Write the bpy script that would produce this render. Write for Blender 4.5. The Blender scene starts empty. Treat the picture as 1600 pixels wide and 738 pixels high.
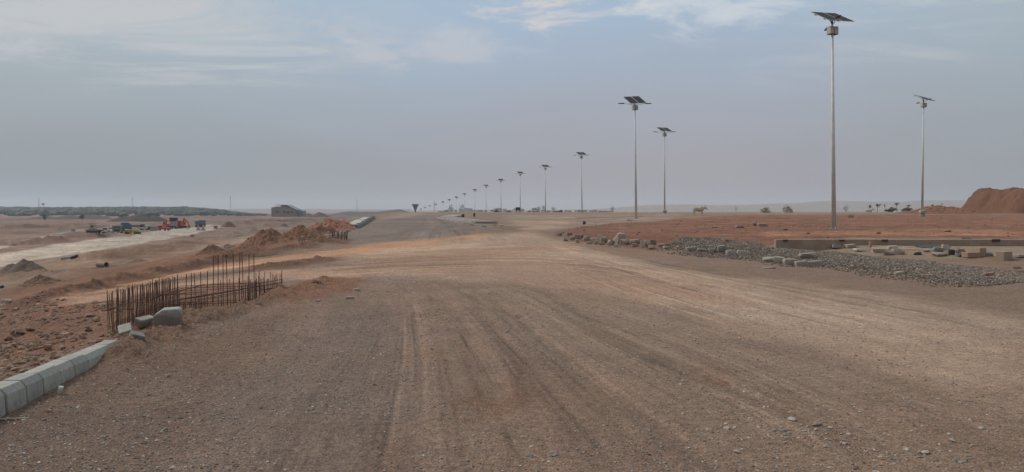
import bpy, bmesh, math, random
import numpy as np
from mathutils import Vector, Matrix, Euler
random.seed(7)
rng = np.random.default_rng(7)
R = math.radians
scene = bpy.context.scene
col = scene.collection

# ------------------------------------------------------------------ camera
CAM_Z = 1.65
F = 1140.0
PITCH = math.atan(38 / F)
cd = bpy.data.cameras.new('camera')
cam = bpy.data.objects.new('camera', cd); col.objects.link(cam)
cam.location = (0, 0, CAM_Z)
cam.rotation_euler = (math.pi / 2 - PITCH, 0, 0)
cd.sensor_width = 36; cd.lens = F / 1600 * 36
cd.clip_start = 0.1; cd.clip_end = 30000
scene.camera = cam

# ------------------------------------------------------------------ render settings
scene.view_settings.view_transform = 'Standard'
scene.view_settings.look = 'None'
scene.view_settings.exposure = 0.0
scene.view_settings.gamma = 1.0
scene.render.engine = 'CYCLES'
scene.cycles.use_denoising = True
scene.cycles.max_bounces = 6
scene.cycles.volume_bounces = 1
scene.cycles.diffuse_bounces = 3

# ------------------------------------------------------------------ sun
SUN_EL, SUN_AZ = 42.0, -62.0          # azimuth measured from +Y (view axis) towards +X
sd = bpy.data.lights.new('sun', 'SUN'); sd.energy = 2.1; sd.angle = R(11); sd.color = (1.0, 0.91, 0.80)
sun = bpy.data.objects.new('sun', sd); col.objects.link(sun)
dv = Vector((math.sin(R(SUN_AZ)) * math.cos(R(SUN_EL)), math.cos(R(SUN_AZ)) * math.cos(R(SUN_EL)), math.sin(R(SUN_EL))))
sun.rotation_euler = dv.to_track_quat('Z', 'Y').to_euler()
sun.location = (0, 0, 60)

# ------------------------------------------------------------------ world
world = bpy.data.worlds.new('World'); scene.world = world; world.use_nodes = True
WT = world.node_tree; WN = WT.nodes; WL = WT.links
WN.clear()
def wn(t, **k):
    n = WN.new(t)
    for a, b in k.items(): setattr(n, a, b)
    return n
def wmath(op, a, b=None, c=None, clamp=False):
    n = wn('ShaderNodeMath', operation=op); n.use_clamp = clamp
    for i, v in enumerate((a, b, c)):
        if v is None: continue
        if isinstance(v, (int, float)): n.inputs[i].default_value = v
        else: WL.new(v, n.inputs[i])
    return n.outputs[0]
def wmix(f, a, b):
    n = wn('ShaderNodeMix', data_type='RGBA')
    for s, v in ((n.inputs[0], f), (n.inputs[6], a), (n.inputs[7], b)):
        if isinstance(v, (int, float)): s.default_value = v
        elif isinstance(v, tuple): s.default_value = (*v, 1)
        else: WL.new(v, s)
    return n.outputs[2]
sky = wn('ShaderNodeTexSky', sky_type='NISHITA'); sky.sun_disc = False
sky.sun_elevation = R(SUN_EL); sky.sun_rotation = R(SUN_AZ)
sky.dust_density = 6.0; sky.air_density = 1.2; sky.ozone_density = 1.0
tc = wn('ShaderNodeTexCoord')
sep = wn('ShaderNodeSeparateXYZ'); WL.new(tc.outputs['Generated'], sep.inputs[0])
X, Y, Z = sep.outputs
az = wmath('ARCTAN2', X, Y)            # radians from +Y to the right
el = wmath('ARCSINE', Z)
K = 10.0                               # background strength is 0.1
def smooth(v, a, b):
    n = wn('ShaderNodeMapRange', interpolation_type='SMOOTHSTEP')
    WL.new(v, n.inputs[0]); n.inputs[1].default_value = a; n.inputs[2].default_value = b
    return n.outputs[0]
# dusty haze layer thickest at the horizon, thinner overhead
hz_l = wmix(smooth(az, -0.75, 0.25), (0.238 * K, 0.292 * K, 0.338 * K), (0.375 * K, 0.362 * K, 0.398 * K))
hz = wmix(smooth(az, 0.25, 0.72), hz_l, (0.305 * K, 0.335 * K, 0.365 * K))
up = wmix(smooth(az, -0.6, 0.05), (0.38 * K, 0.47 * K, 0.54 * K), (0.385 * K, 0.51 * K, 0.66 * K))
up = wmix(smooth(az, 0.25, 0.7), up, (0.42 * K, 0.51 * K, 0.57 * K))
cmb = wn('ShaderNodeCombineXYZ')
den = wmath('ADD', wmath('MAXIMUM', Z, 0.0), 0.10)
WL.new(wmath('DIVIDE', X, den), cmb.inputs[0]); WL.new(wmath('DIVIDE', Y, den), cmb.inputs[1])
def noise(scale, detail, rough, dist=0.0, off=0.0, vec=None, sx=1.0):
    mp = wn('ShaderNodeMapping'); WL.new(vec or cmb.outputs[0], mp.inputs[0])
    mp.inputs['Location'].default_value = (off, off * .7, off); mp.inputs['Scale'].default_value = (sx, 1, 1)
    n = wn('ShaderNodeTexNoise'); WL.new(mp.outputs[0], n.inputs['Vector'])
    n.inputs['Scale'].default_value = scale; n.inputs['Detail'].default_value = detail
    n.inputs['Roughness'].default_value = rough; n.inputs['Distortion'].default_value = dist
    return n.outputs[0]
n_big = noise(0.35, 3, 0.5, 0.3, 3.1)
el_w = wmath('ADD', el, wmath('MULTIPLY', wmath('SUBTRACT', n_big, 0.5), 0.14))
layer = smooth(el_w, 0.02, 0.29)
base = wmix(layer, hz, up)
base = wmix(0.10, base, sky.outputs[0])
# clouds: patches of thin cloud where the photograph has them
def patch(a0, e0, ra, re):
    da = wmath('DIVIDE', wmath('SUBTRACT', az, a0), ra); de = wmath('DIVIDE', wmath('SUBTRACT', el, e0), re)
    r2 = wmath('ADD', wmath('MULTIPLY', da, da), wmath('MULTIPLY', de, de))
    return wmath('EXPONENT', wmath('MULTIPLY', r2, -1.0))
n1 = noise(2.4, 11, 0.68, 0.6, 1.3)
n2 = noise(1.5, 11, 0.68, 1.1, 7.7, sx=.6)
n3 = noise(2.6, 9, 0.62, 0.3, 12.2)
def cloudmask(n, m, thr, wid, amt):
    v = wmath('ADD', n, wmath('MULTIPLY', m, 0.22))
    return wmath('MULTIPLY', wmath('MULTIPLY', smooth(v, thr, thr + wid), amt), smooth(m, 0.02, 0.5))
white = (0.66 * K, 0.69 * K, 0.72 * K)
pinkish = (0.68 * K, 0.64 * K, 0.63 * K)
c = wmix(cloudmask(n1, patch(0.04, 0.285, 0.14, 0.05), 0.60, 0.20, 0.9), base, pinkish)
c = wmix(cloudmask(n1, patch(0.25, 0.262, 0.13, 0.04), 0.56, 0.24, 0.7), c, white)
c = wmix(cloudmask(n2, patch(-0.46, 0.235, 0.24, 0.07), 0.50, 0.22, 0.95), c, (0.54 * K, 0.56 * K, 0.58 * K))
c = wmix(cloudmask(n2, patch(0.56, 0.27, 0.16, 0.05), 0.46, 0.26, 0.8), c, (0.62 * K, 0.62 * K, 0.60 * K))
c = wmix(cloudmask(n3, patch(-0.12, 0.215, 0.14, 0.035), 0.58, 0.2, 0.35), c, pinkish)
c = wmix(cloudmask(n2, patch(0.42, 0.19, 0.14, 0.04), 0.52, 0.3, 0.3), c, pinkish)
n4 = noise(0.6, 6, 0.6, 0.4, 21.0)
c = wmix(wmath('MULTIPLY', smooth(n4, 0.45, 0.75), smooth(el, 0.30, 0.6)), c, white)
bg = wn('ShaderNodeBackground'); bg.inputs[1].default_value = 0.1
WL.new(c, bg.inputs[0])
wo = wn('ShaderNodeOutputWorld'); WL.new(bg.outputs[0], wo.inputs[0])

# ------------------------------------------------------------------ numpy noise
def _hash(ix, iy, seed):
    h = (ix.astype(np.int64) * 374761393 + iy.astype(np.int64) * 668265263 + seed * 1442695041) & 0xffffffff
    h = ((h ^ (h >> 13)) * 1274126177) & 0xffffffff
    h = h ^ (h >> 16)
    return (h & 0xffffff) / float(0xffffff)
def vn(x, y, seed=0):
    x = np.asarray(x, float); y = np.asarray(y, float)
    ix = np.floor(x); iy = np.floor(y); fx = x - ix; fy = y - iy
    fx = fx * fx * (3 - 2 * fx); fy = fy * fy * (3 - 2 * fy)
    a = _hash(ix, iy, seed); b = _hash(ix + 1, iy, seed); c_ = _hash(ix, iy + 1, seed); d = _hash(ix + 1, iy + 1, seed)
    return (a + (b - a) * fx) * (1 - fy) + (c_ + (d - c_) * fx) * fy
def fbm(x, y, octs=4, seed=0, gain=0.5):
    s = 0; a = 1; n = 0; ca, sa = math.cos(.6), math.sin(.6)
    for i in range(octs):
        s = s + a * (vn(x, y, seed + i * 17) - .5); n += a; a *= gain
        x, y = (x * ca - y * sa) * 2.03 + 11.3, (x * sa + y * ca) * 2.03 - 4.7
    return s / n * 2      # about -1..1
def sstep(v, a, b):
    k = np.clip((np.asarray(v, float) - a) / (b - a), 0, 1); return k * k * (3 - 2 * k)

# ------------------------------------------------------------------ road frame and terrain height
UX, UY = -0.1348, 0.9909
def ts(x, y): return x * UY - y * UX, x * UX + y * UY      # t across (right +), s along
def H0(x, y):
    x = np.asarray(x, float); y = np.asarray(y, float)
    t, s = ts(x, y)
    zr = np.interp(s, [-50, 9, 26, 37, 60, 150, 280, 420, 700, 1500, 6000], [0, 0, .33, .72, 1.10, 1.42, 1.48, 1.1, -1.5, -6, -8])
    zf = np.interp(s, [-50, 10, 20, 30, 44, 77, 105, 140, 260, 420, 700, 1500, 6000], [0, 0, .13, .28, .50, .93, 1.33, 1.46, 1.48, .9, -1.5, -6, -8])
    k = sstep(t, 3, 13)
    z = zr * (1 - k) + zf * k
    zl = np.interp(t, [-400, -60, -48, -40, -31, -21, -13.2, -9.5, -5.2, -3.6], [-4.2, -4.2, -4.1, -3.8, -3.0, -2.0, -1.0, -.62, -.1, 0])
    z = z * sstep(t, -17, -4) + zl
    return z
def ray(px, py):
    dx = (px - 800) / F; dy = -(py - 369) / F
    return np.array([dx, math.cos(PITCH) + dy * math.sin(PITCH), -math.sin(PITCH) + dy * math.cos(PITCH)])
_d = np.exp(np.linspace(math.log(1.5), math.log(5000), 6000))
def gp(px, py, h=None):
    d = ray(px, py)
    xs, ys, zs = d[0] * _d, d[1] * _d, CAM_Z + d[2] * _d
    hit = np.nonzero(zs < (h or H0)(xs, ys))[0]
    i = hit[0] if len(hit) else len(_d) - 1
    return float(xs[i]), float(ys[i])
def atd(px, py, dist):            # point on the sight line of a photo pixel, dist metres ahead
    d = ray(px, py); k = dist / d[1]
    return d[0] * k, dist, CAM_Z + d[2] * k
def poly(pts): return [gp(*p) for p in pts]
def pdist(x, y, pts, maxd=1e9):
    """distance to polyline and fraction along it"""
    best = np.full(x.shape, 1e9); al = np.zeros(x.shape)
    n = len(pts) - 1
    for i in range(n):
        ax, ay = pts[i]; bx, by = pts[i + 1]; vx, vy = bx - ax, by - ay
        L2 = vx * vx + vy * vy + 1e-9
        k = np.clip(((x - ax) * vx + (y - ay) * vy) / L2, 0, 1)
        d = np.hypot(x - ax - k * vx, y - ay - k * vy)
        m = d < best; best = np.where(m, d, best); al = np.where(m, (i + k) / n, al)
    return best, al
def near(x, y, pts, pad):
    P = np.array(pts); return (x > P[:, 0].min() - pad) & (x < P[:, 0].max() + pad) & (y > P[:, 1].min() - pad) & (y < P[:, 1].max() + pad)
def inpoly(x, y, pts):
    r = np.zeros(x.shape, bool); n = len(pts); j = n - 1
    for i in range(n):
        xi, yi = pts[i]; xj, yj = pts[j]
        c_ = ((yi > y) != (yj > y)) & (x < (xj - xi) * (y - yi) / (yj - yi + 1e-12) + xi)
        r ^= c_; j = i
    return r
def smooth_line(pts, k=6):
    P = np.array(pts, float); out = []
    n = len(P)
    for i in range(n - 1):
        p0 = P[max(i - 1, 0)]; p1 = P[i]; p2 = P[i + 1]; p3 = P[min(i + 2, n - 1)]
        for j in range(k):
            u = j / k
            out.append(tuple(.5 * ((2 * p1) + (-p0 + p2) * u + (2 * p0 - 5 * p1 + 4 * p2 - p3) * u * u + (-p0 + 3 * p1 - 3 * p2 + p3) * u ** 3)))
    out.append(tuple(P[-1])); return out

# ridges: (line in the world, half width, height, roughness)
RIDGES = [
    (poly([(170, 585), (215, 548), (300, 508), (360, 488), (420, 472), (480, 452), (560, 441)]), .42, .13, .8),
    (poly([(225, 520), (290, 498), (400, 473)]), .30, .10, .9),
    (poly([(0, 487), (130, 455), (250, 430), (380, 404), (470, 387), (560, 374)]), .6, .19, 1.0),
    (poly([(390, 420), (450, 415), (525, 404)]), .32, .10, .9),
    (poly([(120, 412), (160, 405), (200, 399), (260, 390), (330, 376)]), 3.0, .55, .9),
    (poly([(60, 398), (150, 385), (330, 362)]), 1.2, -.25, .5),
    (poly([(690, 377), (800, 371)]), 1.5, .05, .9),
    (poly([(-40, 384), (60, 380), (130, 372), (210, 368)]), 2.5, .8, .9),
    (poly([(190, 405), (260, 397), (300, 388)]), 2.0, .4, .9),
    (poly([(240, 421), (310, 408)]), 1.0, .2, .9),
    (poly([(-20, 436), (40, 432), (110, 428)]), 1.0, .25, .9),
    (poly([(0, 356), (110, 354), (170, 355)]), 5, 1.1, .9),
    (poly([(330, 352), (420, 347), (520, 343)]), 5, 1.2, .9),
    (poly([(380, 358), (440, 350), (500, 347), (545, 343)]), 3, .9, .9),
]
# the red soil island on the right
ISLAND = smooth_line(poly([(868, 370), (905, 378), (960, 386), (1040, 394), (1120, 399), (1200, 401)]) , 4)
ISL = ISLAND + [gp(1220, 381), gp(1610, 381), (70, 32), (90, 103)] + poly([(1500, 337), (1300, 337), (1150, 338), (1080, 342), (1000, 349), (940, 352), (890, 358), (865, 364)])
GRAVEL_LINE = smooth_line(poly([(1045, 388), (1110, 391), (1200, 398), (1300, 407), (1400, 417), (1500, 428), (1640, 450)]), 4)
LOBE = poly([(410, 470), (470, 450), (520, 436), (570, 438), (560, 455), (500, 470), (450, 482)])
PAD = poly([(1215, 379), (1215, 388), (1330, 395), (1700, 409), (1900, 409), (1900, 379)])
HAUL = smooth_line(poly([(20, 470), (120, 458), (250, 438), (400, 414), (560, 396), (700, 385)]), 4)
KT = -3.25            # the kerb face, t coordinate
TRACKS = [            # wheel tracks: line, half width, depth, colour change
    (poly([(1420, 750), (1250, 660), (1110, 600), (1000, 553), (900, 502), (830, 462), (770, 438)]), .09, .010, -.22),
    (poly([(1240, 800), (1060, 700), (960, 628), (880, 560), (810, 500), (745, 452), (690, 432)]), .09, .012, -.15),
    (poly([(1560, 650), (1320, 575), (1160, 525), (1010, 478), (900, 448), (820, 430)]), .09, .010, -.14),
    (poly([(1150, 620), (1000, 548), (920, 500), (860, 462), (800, 436)]), .11, .010, -.18),
    (poly([(600, 800), (640, 620), (655, 520), (650, 460), (620, 435)]), .10, .006, .14),
    (poly([(880, 800), (790, 620), (735, 520), (700, 465), (670, 438)]), .10, .008, .14),
    (poly([(860, 740), (830, 640), (790, 540), (740, 470), (700, 440)]), .08, .008, -.14),
    (poly([(1600, 560), (1350, 500), (1150, 455), (1000, 420), (900, 395), (840, 375)]), .16, .006, .13),
    (poly([(1600, 620), (1350, 545), (1150, 487), (1000, 445), (900, 415), (830, 385)]), .16, .006, .13),
    (poly([(1600, 530), (1400, 475), (1200, 440), (1050, 414), (940, 392), (870, 372)]), .12, .005, -.16),
    (poly([(430, 440), (560, 427), (700, 418), (850, 416), (1000, 430), (1150, 460), (1350, 520), (1600, 600)]), .2, .006, .15),
    (poly([(430, 428), (560, 416), (700, 409), (850, 408), (1000, 418), (1200, 452)]), .12, .006, -.12),
    (poly([(100, 462), (250, 440), (400, 412), (550, 394), (700, 384), (850, 378)]), .25, .01, .16),
    (poly([(60, 462), (250, 430), (420, 403), (560, 386), (700, 377)]), .15, .012, -.16),
    (poly([(500, 380), (620, 366), (720, 352), (760, 345)]), .3, .01, -.12),
    (poly([(560, 400), (680, 372), (720, 352), (690, 340)]), .3, .01, .10),
    (poly([(640, 372), (680, 355), (670, 342)]), .3, .01, .12),
]
def Hfull(x, y, fine=True):
    x = np.asarray(x, float); y = np.asarray(y, float)
    shp = x.shape; x = x.ravel(); y = y.ravel()
    t, s = ts(x, y); r = np.hypot(x, y)
    z = H0(x, y)
    road = sstep(t, -4.2, -3.0) * (1 - sstep(t, 8.5, 10.5))
    left = 1 - sstep(t, -6, -3.4)
    # soil banked up against the road side of the kerb
    z += .06 * sstep(s, 5.4, 8.0) * (1 - sstep(s, 8.6, 9.6)) * (1 - sstep(t, KT + .10, KT + .75)) * sstep(t, KT - .08, KT) * (1 + .5 * fbm(x / .35, y / .35, 3, 171))
    # soil behind the kerb
    kf = (1 - sstep(s, 8.2, 9.2))
    z += .15 * kf * (1 - sstep(t, KT - .17, KT - .12)) * sstep(t, -6.0, -3.6)
    z += fbm(x / 3.1, y / 3.1, 3, 3) * (.018 * road + .07 * left * sstep(r, 3, 12)) 
    z += left * sstep(-t, 14, 40) * (fbm(x / 17, y / 23, 4, 9) * .55)
    z += left * sstep(r, 150, 600) * fbm(x / 90, y / 120, 3, 12) * 1.2
    if fine:
        z += fbm(x / .42, y / .42, 4, 5, .6) * (.010 * road + .075 * left * (1 - sstep(r, 30, 90)))
        z += np.abs(fbm(x / .16, y / .16, 3, 6, .6)) * (.006 * road + .055 * left * (1 - sstep(r, 12, 30)))
    trk = np.zeros(len(x)); m = near(x, y, HAUL, 6)
    d, _ = pdist(x[m], y[m], HAUL); trk[m] = 1 - sstep(d, 1.8, 4.0)
    if fine: z -= trk * left * (fbm(x / .42, y / .42, 4, 5, .6) * .075 * (1 - sstep(r, 30, 90)) + fbm(x / 3.1, y / 3.1, 3, 3) * .06)
    # right-hand ground beyond the road edge
    right = sstep(t, 9.5, 14) * sstep(s, 5, 30)
    z += right * fbm(x / 6, y / 6, 4, 21) * .10 * (1 - sstep(r, 70, 110))
    for pts, w, h, ro in RIDGES:
        m = near(x, y, pts, w * 3.2)
        if not m.any(): continue
        xm, ym = x[m], y[m]
        d, al = pdist(xm + fbm(xm / w / 1.7, ym / w / 1.7, 2, 31) * w * .5, ym + fbm(xm / w / 1.7, ym / w / 1.7, 2, 37) * w * .5, pts)
        n = 1 + ro * fbm(xm / w / .8, ym / w / .8, 4, 41, .6)
        n = n + .55 * np.abs(fbm(xm / w / .22, ym / w / .22, 4, 43, .65)) - .1
        end = sstep(al, 0, .08) * (1 - sstep(al, .88, 1))
        z[m] += h * n * end * np.exp(-(d / w) ** 2 * 1.3)
    # red lobe of spread soil by the road
    m = near(x, y, LOBE, 1.5)
    xm, ym = x[m], y[m]
    d, _ = pdist(xm, ym, LOBE + [LOBE[0]]); sgn = np.where(inpoly(xm, ym, LOBE), d, -d)
    z[m] += sstep(sgn, -.5, .35) * .055 * (1 + .9 * fbm(xm / .5, ym / .5, 4, 47, .6))
    # island
    m = near(x, y, ISL, 4)
    xm, ym = x[m], y[m]
    d, _ = pdist(xm, ym, ISL + [ISL[0]])
    sgn = np.where(inpoly(xm, ym, ISL), d, -d)
    z[m] += sstep(sgn, -.25, .9) * (.16 + .07 * fbm(xm / 1.1, ym / 1.1, 4, 51, .6)) + sstep(sgn, .5, 3) * .09 * fbm(xm / 2.5, ym / .8, 5, 53, .7)
    # made-up ground before the drain wall
    m = near(x, y, PAD, 3)
    xm, ym = x[m], y[m]
    d, _ = pdist(xm, ym, PAD + [PAD[0]]); sgn = np.where(inpoly(xm, ym, PAD), d, -d)
    z[m] += sstep(sgn, -1.2, 1.0) * .24
    # gravel berm
    m = near(x, y, GRAVEL_LINE, 4)
    xm, ym = x[m], y[m]
    d, al = pdist(xm, ym, GRAVEL_LINE)
    z[m] += .24 * (1 - .35 * al) * np.exp(-(d / 1.15) ** 2) * (1 + .35 * fbm(xm / .9, ym / .9, 3, 57)) * sstep(al, 0, .08)
    # wheel tracks
    for pts, w, dep, _c in TRACKS:
        m = near(x, y, pts, w * 4)
        xm, ym = x[m], y[m]
        wob = fbm(xm / 1.5, ym / 1.5, 2, 61) * w * .7
        d, al = pdist(xm + wob, ym, pts)
        z[m] += dep * (-np.exp(-(d / w) ** 2) + .6 * np.exp(-((d - w * 1.8) / (w * .7)) ** 2)) * sstep(al, 0, .05) * (1 - sstep(al, .85, 1))
    # pit inside the reinforcement cage
    d = np.hypot(x + 5.05, (y - 11.9) * .62)
    z -= .16 * (1 - sstep(d, .45, .95))
    # far relief
    az_ = x / np.maximum(y, 1)
    z += np.where(y > 600, 1, 0) * np.exp(-((y - 1250) / 190) ** 2) * (8.5 + 2.0 * fbm(x / 160, x * 0 + 3, 3, 71)) * (1 - sstep(az_, -.46, -.33)) * np.where(az_ < -.2, 1, 0)
    z += np.exp(-((y - 900) / 100) ** 2) * (5.6 + 2.4 * fbm(x / 190, x * 0 + 8, 3, 73)) * sstep(az_, -.27, -.22) * (1 - sstep(az_, -.16, -.11))
    z += np.exp(-((y - 4300) / 420) ** 2) * (62 + 40 * fbm(x / 800, x * 0 + 1, 4, 77)) * sstep(az_, .02, .30)
    z += np.exp(-((y - 4300) / 420) ** 2) * 18 * (1 + fbm(x / 500, x * 0 + 5, 4, 79)) * (1 - sstep(az_, .02, .30))
    return z.reshape(shp)
def hz_at(x, y): return float(Hfull(np.array([x]), np.array([y]))[0])

# ------------------------------------------------------------------ materials
def nt_new(name):
    m = bpy.data.materials.new(name); m.use_nodes = True
    nt = m.node_tree; b = nt.nodes['Principled BSDF']
    return m, nt, b
def L(nt, a, b): nt.links.new(a, b)
def mk_noise(nt, vec, scale, detail=4, rough=.6, dist=0):
    n = nt.nodes.new('ShaderNodeTexNoise'); n.inputs['Scale'].default_value = scale
    n.inputs['Detail'].default_value = detail; n.inputs['Roughness'].default_value = rough; n.inputs['Distortion'].default_value = dist
    L(nt, vec, n.inputs['Vector']); return n.outputs[0]
def mrange(nt, v, a, b, c, d):
    n = nt.nodes.new('ShaderNodeMapRange'); L(nt, v, n.inputs[0])
    for i, q in enumerate((a, b, c, d)): n.inputs[i + 1].default_value = q
    return n.outputs[0]
def mth(nt, op, a, b):
    n = nt.nodes.new('ShaderNodeMath'); n.operation = op
    for i, v in enumerate((a, b)):
        if isinstance(v, (int, float)): n.inputs[i].default_value = v
        else: L(nt, v, n.inputs[i])
    return n.outputs[0]
def vscale(nt, c_, f):
    n = nt.nodes.new('ShaderNodeVectorMath'); n.operation = 'SCALE'; L(nt, c_, n.inputs[0]); L(nt, f, n.inputs['Scale']); return n.outputs[0]
def cmixn(nt, f, a, b):
    n = nt.nodes.new('ShaderNodeMix'); n.data_type = 'RGBA'
    for s_, v in ((n.inputs[0], f), (n.inputs[6], a), (n.inputs[7], b)):
        if isinstance(v, (int, float)): s_.default_value = v
        elif isinstance(v, tuple): s_.default_value = (*v, 1)
        else: L(nt, v, s_)
    return n.outputs[2]
def bump(nt, b, h, dist, strength=1.0, prev=None):
    n = nt.nodes.new('ShaderNodeBump'); n.inputs['Strength'].default_value = strength; n.inputs['Distance'].default_value = dist
    L(nt, h, n.inputs['Height'])
    if prev is not None: L(nt, prev, n.inputs['Normal'])
    if b is not None: L(nt, n.outputs[0], b.inputs['Normal'])
    return n.outputs[0]

def ground_material():
    m, nt, b = nt_new('soil_and_gravel')
    at = nt.nodes.new('ShaderNodeAttribute'); at.attribute_name = 'Col'
    gr = nt.nodes.new('ShaderNodeAttribute'); gr.attribute_name = 'Grit'
    tc_ = nt.nodes.new('ShaderNodeTexCoord'); v = tc_.outputs['Object']
    a = mrange(nt, mk_noise(nt, v, 1.3, 6, .65), .3, .7, .88, 1.12)
    bb = mrange(nt, mk_noise(nt, v, 13, 6, .7), .28, .72, .66, 1.34)
    cc = mrange(nt, mk_noise(nt, v, 55, 5, .8), .32, .68, .50, 1.5)
    f = mth(nt, 'MULTIPLY', mth(nt, 'MULTIPLY', a, bb), cc)
    tint = nt.nodes.new('ShaderNodeVectorMath'); tint.operation = 'MULTIPLY'; L(nt, at.outputs['Color'], tint.inputs[0]); tint.inputs[1].default_value = (1.31, 1.12, .98)
    col_ = vscale(nt, tint.outputs[0], f)
    vo = nt.nodes.new('ShaderNodeTexVoronoi'); vo.inputs['Scale'].default_value = 48; L(nt, v, vo.inputs['Vector'])
    vo.inputs['Randomness'].default_value = 1
    sepc = nt.nodes.new('ShaderNodeSeparateColor'); L(nt, vo.outputs['Color'], sepc.inputs[0])
    spot = mrange(nt, vo.outputs['Distance'], .18, .42, 1, 0)
    lightsel = mrange(nt, sepc.outputs[0], .74, .82, 0, 1)
    darksel = mrange(nt, sepc.outputs[1], .70, .85, 0, 1)
    fl = mth(nt, 'MULTIPLY', mth(nt, 'MULTIPLY', spot, lightsel), gr.outputs['Fac'])
    fd = mth(nt, 'MULTIPLY', mth(nt, 'MULTIPLY', spot, darksel), gr.outputs['Fac'])
    col_ = cmixn(nt, mth(nt, 'MULTIPLY', fd, .55), col_, (.07, .06, .055))
    col_ = cmixn(nt, mth(nt, 'MULTIPLY', fl, .60), col_, (.42, .38, .34))
    L(nt, col_, b.inputs['Base Color'])
    b.inputs['Roughness'].default_value = .95; b.inputs['Specular IOR Level'].default_value = .15
    h1 = mk_noise(nt, v, 9, 7, .7)
    n1_ = bump(nt, None, h1, .05, .9)
    h2 = mth(nt, 'ADD', mk_noise(nt, v, 60, 3, .7), mth(nt, 'MULTIPLY', spot, .5))
    bump(nt, b, h2, .016, 1.0, n1_)
    return m
def stone_material():
    m, nt, b = nt_new('loose_stone')
    at = nt.nodes.new('ShaderNodeAttribute'); at.attribute_name = 'Col'
    tc_ = nt.nodes.new('ShaderNodeTexCoord')
    f = mrange(nt, mk_noise(nt, tc_.outputs['Object'], 30, 4, .7), .25, .75, .75, 1.2)
    L(nt, vscale(nt, at.outputs['Color'], f), b.inputs['Base Color']); b.inputs['Roughness'].default_value = .9
    b.inputs['Specular IOR Level'].default_value = .2
    return m
def plain(name, c_, rough=.7, metal=0, var=.15, scale=6, dirt=None, bumpd=0, dscale=2.5, dthr=.5, ovar=0):
    m, nt, b = nt_new(name)
    tc_ = nt.nodes.new('ShaderNodeTexCoord'); v = tc_.outputs['Object']
    f = mrange(nt, mk_noise(nt, v, scale, 6, .65), .25, .75, 1 - var, 1 + var)
    rgb = nt.nodes.new('ShaderNodeRGB'); rgb.outputs[0].default_value = (*c_, 1)
    oi = nt.nodes.new('ShaderNodeObjectInfo'); f = mth(nt, 'MULTIPLY', f, mrange(nt, oi.outputs['Random'], 0, 1, 1 - ovar, 1 + ovar))
    cc = vscale(nt, rgb.outputs[0], f)
    if dirt:
        cc = cmixn(nt, mrange(nt, mk_noise(nt, v, dscale, 7, .7), dthr, dthr + .22, 0, .8), cc, dirt)
    L(nt, cc, b.inputs['Base Color'])
    b.inputs['Roughness'].default_value = rough; b.inputs['Metallic'].default_value = metal
    if bumpd: bump(nt, b, mk_noise(nt, v, scale * 5, 6, .7), bumpd, .7)
    return m
M_ground = ground_material(); M_stone = stone_material()
M_kerb = plain('cast_concrete', (.34, .33, .295), .9, ovar=.10, var=.24, scale=12, dirt=(.20, .14, .105), bumpd=.012, dscale=3.5, dthr=.50)
_nt = M_kerb.node_tree; _b = _nt.nodes['Principled BSDF']; _src = _b.inputs['Base Color'].links[0].from_socket
_tc = _nt.nodes.new('ShaderNodeTexCoord'); _sp = _nt.nodes.new('ShaderNodeSeparateXYZ'); L(_nt, _tc.outputs['Object'], _sp.inputs[0])
_h = mth(_nt, 'ADD', _sp.outputs[2], mrange(_nt, mk_noise(_nt, _tc.outputs['Object'], 14, 5, .7), .25, .75, -.07, .07))
_f = mrange(_nt, _h, .0, .11, .85, 0); L(_nt, cmixn(_nt, _f, _src, (.17, .12, .092)), _b.inputs['Base Color'])
M_conc = plain('weathered_concrete', (.33, .29, .24), .9, ovar=.22, var=.25, scale=7, dirt=(.25, .16, .11), bumpd=.01, dscale=2.2)
M_conc2 = plain('old_drain_concrete', (.34, .26, .195), .9, var=.28, scale=1.3, dirt=(.27, .175, .12), bumpd=.03, dscale=1.1, dthr=.36)
M_rock = plain('broken_rock', (.30, .25, .205), .9, ovar=.25, var=.3, scale=5, dirt=(.25, .16, .115), bumpd=.03, dscale=3)
M_rock_r = plain('reddish_rock', (.34, .21, .15), .9, var=.25, scale=5, dirt=(.22, .12, .08), bumpd=.03)
M_rebar = plain('rusty_steel', (.125, .064, .043), .85, .1, var=.4, scale=14)
M_rebar2 = plain('dusty_steel', (.20, .16, .13), .85, .1, var=.3, scale=6)
M_galv = plain('galvanised_steel', (.58, .60, .57), .55, .0, var=.1, scale=3, dirt=(.34, .34, .31), dscale=1.2)
M_pole_far = M_galv
M_panel = plain('solar_cells', (.022, .021, .023), .85, 0, var=.2, scale=4)
M_frame = plain('aluminium_frame', (.55, .56, .56), .45, .5, var=.05)
M_box = plain('battery_housing', (.42, .43, .38), .6, 0, var=.08, scale=5, dirt=(.3, .27, .2), dscale=4, dthr=.6)
M_dark = plain('dark_metal', (.04, .042, .048), .6, .2, var=.15)
M_lamp = plain('lamp_housing', (.08, .085, .095), .5, .3, var=.1)
M_white = plain('white_paint', (.52, .51, .47), .55, 0, var=.06, dirt=(.35, .27, .2), dscale=1.1, dthr=.55)
M_yellow = plain('yellow_paint', (.55, .40, .09), .55, 0, var=.1, dirt=(.3, .2, .12), dscale=1.2, dthr=.55)
M_blue = plain('blue_paint', (.055, .11, .19), .5, 0, var=.12, dirt=(.22, .17, .13), dscale=1.3, dthr=.6)
M_red = plain('red_paint', (.42, .06, .035), .5, 0, var=.1, dirt=(.28, .17, .12), dscale=1.3, dthr=.6)
M_grey = plain('grey_steel', (.17, .17, .165), .65, .1, var=.15, dirt=(.25, .19, .14), dscale=1.1)
M_glass = plain('dusty_glass', (.05, .06, .07), .25, 0, var=.1)
M_tyre = plain('tyre_rubber', (.028, .026, .025), .9, 0, var=.2)
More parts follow.
